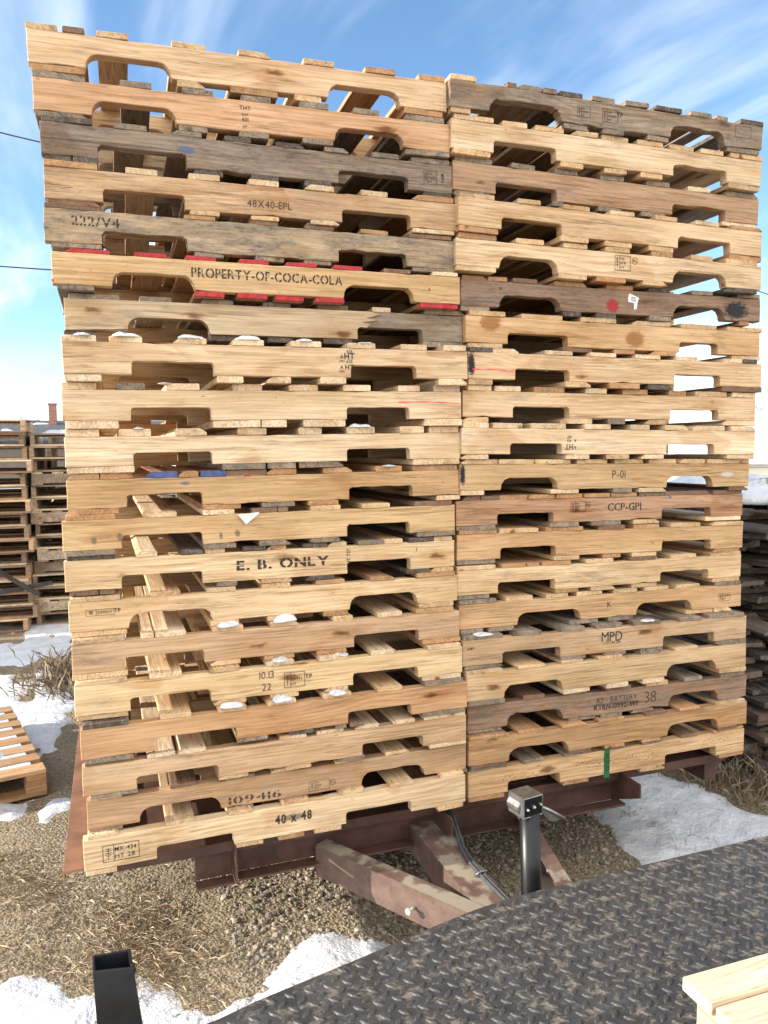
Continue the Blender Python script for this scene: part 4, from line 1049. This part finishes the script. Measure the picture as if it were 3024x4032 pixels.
# patches of snow on it
sp=[]
def snowpatch(name,x0,x1,y0,y1,th,label,loc,rz,n=26,thr=0.0,seed=0,group=None):
    V=[];F=[]
    for j in range(n+1):
        for i in range(n+1):
            x=x0+(x1-x0)*i/n; y=y0+(y1-y0)*j/n
            e=min(i,n-i,j,n-j)/n*6
            q=min(1,e)*(.6+noise.noise(Vector((x*9+seed,y*9,seed)))*1.3)-thr
            V.append((x,y,max(-.004,th*min(1.3,q*1.6)) if q>0 else -.004))
    for j in range(n):
        for i in range(n): F.append((j*(n+1)+i,j*(n+1)+i+1,(j+1)*(n+1)+i+1,(j+1)*(n+1)+i))
    o=mesh(name,V,F,SNOW,None,True); o.location=loc; o.rotation_euler=(0,0,rz); return tag(o,label,'snow',group)
snowpatch('snow_patch',-1.1,-.05,.02,1.1,.012,'patchy snow over the boards of the pallet lying on the ground at the left',(-.215,1.63,.1405),math.radians(14),60,.62,3)
# ---------------------------------------------------------------- background pallet stacks, left
rb=random.Random(21)
def bg_pallet(lab,grp,cols,turn=False):
    root=empty('wooden_pallet',(0,0,0),0,lab,'pallet',grp)
    def bx(name,x0,x1,y0,y1,z0,z1,c,w):
        V,F=prism([(0,0),(x1-x0,0),(x1-x0,z1-z0),(0,z1-z0)],y1-y0,.002)
        o=fixn(mesh(name,V,F,WOOD,root)); o.location=(x0,y0,z0); paint(o,c,w)
    for x in (0,.585,1.18): bx('stringer',x,x+.04,0,1.0,.017,.105,jit(rgb(*rb.choice(cols)),.1,rb),rb.uniform(.1,.7))
    for y in (0,.18,.36,.54,.72,.9): bx('top_board',0,1.22,y,y+.1,.1055,.121,jit(rgb(*rb.choice(cols)),.1,rb),rb.uniform(.1,.7))
    for y in (0,.45,.9): bx('bottom_board',0,1.22,y,y+.1,0,.0165,jit(rgb(*rb.choice(cols)),.1,rb),rb.uniform(.1,.7))
    return root
cA=[(236,200,156),(214,172,130),(244,216,176),(176,146,118)]; cB=[(220,198,166),(200,174,142),(242,214,170),(176,154,130)]
ORD=['bottom','second','third','fourth','fifth','sixth','seventh','eighth','ninth','tenth','eleventh','twelfth','thirteenth','fourteenth','fifteenth','sixteenth','seventeenth']
pa=[bg_pallet('x','pallets of the far left background stack',cA) for _ in range(3)]; usedA=set()
for i in range(16):
    src=pa[i%3]
    o=src if i<3 else copy_tree(src)
    o.location=(-.60-1.22+rb.uniform(-.05,.05),5.52+rb.uniform(-.06,.06),.004+i*.1225); o.rotation_euler=(0,0,rb.uniform(-.03,.03))
    o['label']='brown pallet, %s from the ground, background stack at the left photo edge'%ORD[i]
pb=[bg_pallet('x','pallets of the greyer background stack',cB) for _ in range(4)]
for i in range(15):
    src=pb[i%4]
    o=src if i<4 else copy_tree(src)
    turn=i in(1,4,5,8,11)
    a=(math.pi/2 if turn else 0)+rb.uniform(-.13,.13)
    o.location=(-.585+(1.0 if turn else 0)+rb.uniform(-.03,.03),5.72+rb.uniform(-.03,.03),.004+i*.1225); o.rotation_euler=(0,0,a)
    o['label']='grey pallet, %s from the ground, background stack just left of the tall stacks'%ORD[i]
for (i,x,y,z) in ((0,-.98,5.62,16*.1225),(1,-.50,5.80,15*.1225)):
    snowpatch('snow_patch',0,.5,0,.5,.03,['snow on top of the reddish brown background stack','thick snow on top of the greyer background stack'][i],(x,y,z+.002),0,22,.05,i+7)
cc=[bg_pallet('x','pallets of the second background row',cB) for _ in range(2)]
for q,(px,py,n_,lb) in enumerate(((-1.78,6.72,15,'brown stack'),(-.50,6.95,15,'grey stack'))):
    for i in range(n_):
        o=cc[i] if q==0 and i<2 else copy_tree(cc[i%2])
        o.location=(px+rb.uniform(-.04,.04),py+rb.uniform(-.04,.04),i*.1225); o.rotation_euler=(0,0,rb.uniform(-.05,.05))
        o['label']='shaded pallet, %s from the ground, behind the %s in the left background'%(ORD[i],lb)
# unseen stack added left of the frame to cast a shadow across the snow
cd=bg_pallet('x','pallets of the unseen stack added for its shadow',cA)
for i in range(15):
    o=cd if i==0 else copy_tree(cd)
    o.location=(-3.5+rb.uniform(-.03,.03),4.45+rb.uniform(-.03,.03),i*.1225); o['label']='pallet, %s from the ground, unseen stack added to shade the left snow'%ORD[i]
# dark slanting boards leaning there
for k,(x0,z0,x1,z1,y) in enumerate([(-1.05,.70,-.55,.34,5.40),(-.95,.36,-.42,.43,5.45)]):
    V,F=prism([(0,0),(math.hypot(x1-x0,z1-z0),0),(math.hypot(x1-x0,z1-z0),.04),(0,.04)],.03,.002)
    o=fixn(mesh('leaning_bar',V,F,WOOD)); o.location=(x0,y,z0); o.rotation_euler=(0,-math.atan2(z1-z0,x1-x0),0); paint(o,(.05,.05,.055),.5)
    tag(o,['dark slanting bar leaning on the background stack','dark level bar in front of the background stack'][k],'bar')
# ---------------------------------------------------------------- weathered plank pile, right
PM=[]
for k in range(8):
    V,F=board_verts(rb.uniform(.07,.14),rb.uniform(.018,.032),rb.uniform(.9,1.3),rb); PM.append((V,F))
protos=[]; zz=0.01; cnt=0
lay=0
while zz<1.34:
    turn=(lay%3==2)
    t_=.024
    k_=0
    rows=rb.randrange(3,5)
    for j in range(9):
        if turn: x=3.12+rb.uniform(-.10,.16)+.04*zz; y=.80+j*.23+rb.uniform(-.05,.05); a=rb.uniform(-.16,.16)
        else: x=3.22+j*.15+rb.uniform(-.05,.05); y=.62+rb.uniform(-.16,.16)+.02*zz; a=math.pi/2+rb.uniform(-.18,.18)
        if turn and j>6: continue
        if len(protos)<8:
            V,F=PM[len(protos)]; o=fixn(mesh('weathered_plank',V,F,WOOD)); protos.append(o)
        else: o=rb.choice(protos).copy(); C.objects.link(o)
        o.location=(x,y,zz+gz(3.3,1.0)+rb.uniform(-.004,.006)); o.rotation_euler=(rb.uniform(-.06,.06),rb.uniform(-.05,.05),a)
        g=rb.choice([(96,88,84),(78,70,66),(120,108,100),(104,84,70),(64,58,56)]); paint(o,jit(rgb(*g),.15,rb),rb.uniform(.5,1))
        tag(o,'dark weathered plank in the untidy pile behind the right stack','plank','planks of the dark pile'); cnt+=1
    zz+=t_+.007; lay+=1
for k,(x,y,z,w,d_,h) in enumerate([(3.48,.95,1.352,.55,.5,.10),(3.40,.70,1.345,.30,.20,.07),(3.28,.62,1.335,.18,.14,.05),(3.75,1.5,1.36,.8,.8,.12)]):
    lump('snow_heap',x,y,z,w,d_,h,['thick snow cushion on top of the dark plank pile','middling snow lump at the front edge of the dark plank pile','small snow lump at the left front corner of the dark plank pile','broad snow layer at the back of the dark plank pile'][k],None,rb)
# boards with snow seen through the right notches
BS=empty('board_stack',(4.25,3.0,0),.12,'low stack of dark boards under snow, seen through the right notches','board stack')
for k in range(9):
    V,F=prism([(0,0),(1.6,0),(1.6,.11),(0,.11)],1.0,.003); o=fixn(mesh('board_layer',V,F,WOOD,BS)); o.location=(-.2+rb.uniform(-.03,.03),rb.uniform(-.03,.03),k*.122); paint(o,(.035,.032,.032),.6)
snowpatch('snow_patch',0,1.7,0,1.1,.05,'snow layer on the low stack of dark boards beyond the right stack',(4.0,3.0,9*.122-.004),.12,24,-.3,5)
# red crate with grey tarp beyond
rc=empty('red_crate',(8.05,6.0,0),0,'small red slatted crate standing beyond the right stack','crate')
REDP=simple('red paint',(.42,.02,.03),(.28,.015,.02),20,.5)
for k in range(7): 
    o=box('slat',0,.20,0,.2,.2+k*.12,.2+k*.12+.10,REDP,rc)
for x in (0,.17): box('corner_post',x,x+.03,-.02,-.001,0,1.08,REDP,rc)
gt=tube('grey_pipe',[(8.28,6.0,0),(8.30,6.0,.6),(8.27,6.0,.95),(8.16,6.0,1.12),(8.0,6.0,1.16)],.035,simple('grey plastic',(.25,.27,.33),(.33,.35,.4),9,.6))
tag(gt,'bent grey pipe beside the red crate','pipe')
# ---------------------------------------------------------------- buildings
WALLW=simple('cream metal cladding',(.72,.69,.60),(.66,.63,.55),2,.5,0,.3,.7,.05,.002,3)
HB=empty('storage_barn',(14,14,0),0,'large cream walled barn with a snow covered curved roof at the right edge','barn')
prof=[(0,0),(0,.4),(.3,2.30),(1.0,2.55),(2.5,2.66),(8,2.95),(14,2.6),(14,0)]
V,F=prism([(x-.3,z*.0+z) for x,z in [(0,0),(14,0),(14,1.20),(0,1.20)]],12,.01); fixn(mesh('wall',V,F,WALLW,HB))
arc=[(-.8,1.15)]+[(-.8+15.6*t,1.22+ (1.5)*math.sin(math.pi*min(1,t*1.0))**.38) for t in [i/30 for i in range(0,31)]]+[(14.8,1.15)]
V,F=prism(arc,12.5,.02); fixn(mesh('snowy_roof',V,F,SNOW,HB)).location=(0,-.25,0)
box('wall_seam',-.31,13.7,-.012,-.004,1.06,1.075,simple('seam',(.4,.38,.34),(.4,.38,.34)),HB,.001)
SH=simple('dark shingles',(.055,.062,.07),(.12,.13,.14),8,.85,0,.35,.65,.5,.02,5,.3,(1,1,3))
BR=None
def brick_mat():
    m,nt,b=newmat('red brick'); g=N(nt)
    tc=g.n('ShaderNodeTexCoord').outputs['Object']
    br=g.n('ShaderNodeTexBrick',{'Scale':1.0,'Mortar Size':.012,'Brick Width':.21,'Row Height':.075}); g.set(br.inputs['Vector'],g.n('ShaderNodeMapping',{'Rotation':(math.pi/2,0,0)}).outputs[0])
    mp=[x for x in nt.nodes if x.type=='MAPPING'][0]; g.set(mp.inputs[0],tc)
    br.inputs['Color1'].default_value=(.30,.085,.05,1); br.inputs['Color2'].default_value=(.20,.055,.035,1); br.inputs['Mortar'].default_value=(.33,.27,.23,1)
    g.set(b.inputs['Base Color'],br.outputs['Color']); b.inputs['Roughness'].default_value=.9; return m
BR=brick_mat()
HS=empty('house',(-3.6,40,0),0,'house with a dark shingled roof and brick chimney behind the left background stacks','house')
box('wall',-8,6,0,8,0,2.4,simple('brown siding',(.16,.13,.105),(.12,.10,.085),3,.7),HS)
V=[(-9,-.6,2.3),(7,-.6,2.3),(7,3.6,3.36),(-9,3.6,3.36),(7,8.4,2.3),(-9,8.4,2.3),(-9,-.6,2.2),(7,-.6,2.2),(7,8.4,2.2),(-9,8.4,2.2)]
F=[(0,1,2,3),(3,2,4,5),(6,7,1,0),(5,4,8,9),(0,3,5,9,6),(1,7,8,4,2),(6,9,8,7)]
rf=mesh('roof',V,F,SH,HS)
ch=box('chimney',.755,1.125,2.6,3.0,2.9,4.15,BR,rf,.004); box('chimney_cap',.72,1.16,2.56,3.04,4.152,4.23,BR,ch,.004)
for k in range(26):
    x=rb.uniform(-6,5.5); q=rb.uniform(0,.9); y=-.6+4.2*q; z=2.3+1.06*q
    lump('snow_spot',HS.location.x+x,40+y,z-.02,rb.uniform(.2,.9),rb.uniform(.15,.4),.09,'patch of snow left on the dark shingled roof','snow spots on the shingled roof',rb)
bpy.context.view_layer.update()
# ---------------------------------------------------------------- bare tree, right, and twigs
def tree(name,loc,h,seed,label,grp=None,lean=0.0):
    r_=random.Random(seed); root=empty(name,loc,0,label,'tree',grp)
    V=[];F=[]; tv=[];tf=[]
    def limb(p,d,L,r0,depth,V,F):
        n=4; pts=[p.copy()]; q=p.copy(); dd=d.copy()
        for i in range(n):
            dd=(dd+Vector((r_.gauss(0,.14),r_.gauss(0,.14),r_.gauss(.03,.10)))).normalized(); q=q+dd*L/n; pts.append(q.copy())
        m=5 if depth<2 else 3
        b=len(V)
        for i,pt in enumerate(pts):
            rr=r0*(1-.6*i/n); s=dd.cross(Vector((0,.3,1))).normalized(); u=s.cross(dd)
            for j in range(m):
                a=2*math.pi*j/m; V.append(tuple(pt+(s*math.cos(a)+u*math.sin(a))*rr))
        for i in range(n):
            for j in range(m): F.append((b+i*m+j,b+i*m+(j+1)%m,b+(i+1)*m+(j+1)%m,b+(i+1)*m+j))
        if depth<5:
            for k in range(3 if depth<4 else 3):
                i=r_.randrange(2,n+1); nd=(dd+Vector((r_.gauss(0,.55),r_.gauss(0,.55),r_.gauss(.15,.3)))).normalized()
                limb(pts[i],nd,L*r_.uniform(.55,.75),r0*.52,depth+1,TV,TF)
    TV,TF=V,F
    tv2,tf2=[],[]
    # trunk on its own
    save=(TV,TF)
    p=Vector((0,0,0)); d=Vector((lean,0,1)).normalized(); pts=[p.copy()]
    for i in range(6): d=(d+Vector((r_.gauss(0,.06),r_.gauss(0,.06),0))).normalized(); p=p+d*h*.38/6; pts.append(p.copy())
    tube('trunk',[tuple(x) for x in pts],[.035*h*(1-.5*i/6) for i in range(7)],BARK,root,8)
    for k in range(7):
        a=r_.uniform(0,6.3); limb(pts[r_.randrange(3,7)],Vector((math.cos(a)*.7,math.sin(a)*.7,r_.uniform(.5,1.2))).normalized(),h*.30,.012*h,1,V,F)
    mesh('crown',V,F,BARK,root)
BARK=simple('grey bark',(.16,.14,.13),(.24,.21,.19),12,.9)
tree('bare_tree',(22.9,19.5,0),4.3,4,'leafless tree with fine twigs at the right photo edge')
tree('bare_tree',(16.6,21,0),2.9,9,'leafless shrub-like tree glimpsed through the notches of the right stack')
# power lines
WIREM=simple('wire',(.03,.035,.045),(.03,.035,.045),5,.6,0,.3,.7,0)
def wire(label,p,q,sag,name='power_line'):
    p=Vector(p);q=Vector(q); P=[tuple(p.lerp(q,i/30)-Vector((0,0,sag*4*(i/30)*(1-i/30)))) for i in range(31)]
    tag(tube(name,P,.022,WIREM,None,6),label,'power line')
wire('upper power line at the left, meeting the second pallet',(-12,25,13.7),(6,25,10.9),.8)
wire('lower power line at the left',(-12,25,7.55),(6,25,7.40),.05)
wire('power line beyond the right stack',(25,25,8.75),(34,25,7.2),.15)
# ---------------------------------------------------------------- camera, sun, sky
cam=bpy.data.cameras.new('camera'); co=bpy.data.objects.new('camera',cam); C.objects.link(co)
yw,pt,rl=CAM[4:7]
fw=Vector((math.sin(yw)*math.cos(pt),math.cos(yw)*math.cos(pt),math.sin(pt)))
r0=Vector((math.cos(yw),-math.sin(yw),0)); u0=r0.cross(fw)
rr=r0*math.cos(rl)+u0*math.sin(rl); uu=-r0*math.sin(rl)+u0*math.cos(rl)
M=Matrix((( rr.x,uu.x,-fw.x,CAM[1]),(rr.y,uu.y,-fw.y,CAM[2]),(rr.z,uu.z,-fw.z,CAM[3]+GZ),(0,0,0,1)))
co.matrix_world=M
cam.sensor_fit='HORIZONTAL'; cam.sensor_width=36; cam.lens=36*CAM[0]/3024; cam.clip_start=.05; cam.clip_end=2000
bpy.context.scene.camera=co
SUNV=Vector((-.923,.138,.358)).normalized()
sl=bpy.data.lights.new('sun','SUN'); sl.energy=5.0; sl.angle=math.radians(.5); sl.color=(1.0,.92,.81)
so_=bpy.data.objects.new('sun',sl); C.objects.link(so_); so_.rotation_euler=SUNV.to_track_quat('Z','Y').to_euler(); so_.location=(-8,-3,6)
w=bpy.data.worlds.new('World'); bpy.context.scene.world=w; w.use_nodes=True; nt=w.node_tree; nt.nodes.clear(); g=N(nt)
out=nt.nodes.new('ShaderNodeOutputWorld'); bg=nt.nodes.new('ShaderNodeBackground'); nt.links.new(bg.outputs[0],out.inputs[0])
sky=nt.nodes.new('ShaderNodeTexSky'); sky.sky_type='NISHITA'; sky.sun_disc=False; sky.sun_elevation=math.asin(SUNV.z); sky.sun_rotation=math.atan2(SUNV.x,SUNV.y)
sky.air_density=1.0; sky.dust_density=.4; sky.ozone_density=1.6
tc=g.n('ShaderNodeTexCoord').outputs['Generated']
sp_=g.n('ShaderNodeSeparateXYZ'); g.set(sp_.inputs[0],tc)
# wispy high cloud: project the view direction on a flat layer, stretch it into streaks
zc=g.math('MAXIMUM',sp_.outputs[2],.03)
k1=g.n('ShaderNodeCombineXYZ',{'X':g.math('DIVIDE',sp_.outputs[0],g.math('ADD',zc,.12)),'Y':g.math('DIVIDE',sp_.outputs[1],g.math('ADD',zc,.12)),'Z':0.0}).outputs[0]
rv=g.n('ShaderNodeVectorRotate',{'Angle':math.radians(-12)},rotation_type='Z_AXIS'); g.set(rv.inputs['Vector'],k1)
mp=g.n('ShaderNodeMapping',{'Scale':(1.9,.50,1.0),'Location':(3.1,.4,0)}); g.set(mp.inputs[0],rv.outputs[0])
n1=g.noise(mp.outputs[0],1.0,5,.55,.5); n2=g.noise(g.vm('MULTIPLY',k1,(.5,.5,1)),1.0,3,.5)
cl=g.math('MULTIPLY',g.ramp(n1,.44,.74),g.ramp(n2,.36,.60,.25,1.0))
hz=g.ramp(g.math('ADD',sp_.outputs[2],g.math('MULTIPLY',g.math('SUBTRACT',n2,.5),.25)),.0,.17,.9,0)
east=g.ramp(g.math('ADD',sp_.outputs[0],g.math('MULTIPLY',sp_.outputs[1],-.2)),.05,.55,0,1)
cl=g.math('MAXIMUM',g.math('MULTIPLY',cl,.75),g.math('MULTIPLY',hz,g.math('ADD',.35,g.math('MULTIPLY',east,.65))),clamp=True)
skyc=g.mix(1.0,sky.outputs[0],(1.02,1.22,1.36),'MULTIPLY')
fill_cloud=g.math('MULTIPLY',g.ramp(g.math('MULTIPLY',sp_.outputs[1],-1.0),-.25,.55),g.ramp(g.noise(tc,2.2,4,.6),.2,.6,.75,1.0))  # unseen bright cloud added behind the camera as fill for the pallet fronts
g.set(bg.inputs['Color'],g.mix(fill_cloud,g.mix(cl,skyc,(8.2,8.6,9.0)),(12.2,11.9,11.3)))
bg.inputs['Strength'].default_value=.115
vs=bpy.context.scene.view_settings; bpy.context.scene.display_settings.display_device='sRGB'
vs.view_transform='Standard'; vs.look='None'; vs.exposure=.86; vs.gamma=1; vs.use_curve_mapping=False
bpy.context.scene.cycles.max_bounces=8; bpy.context.scene.cycles.transparent_max_bounces=16
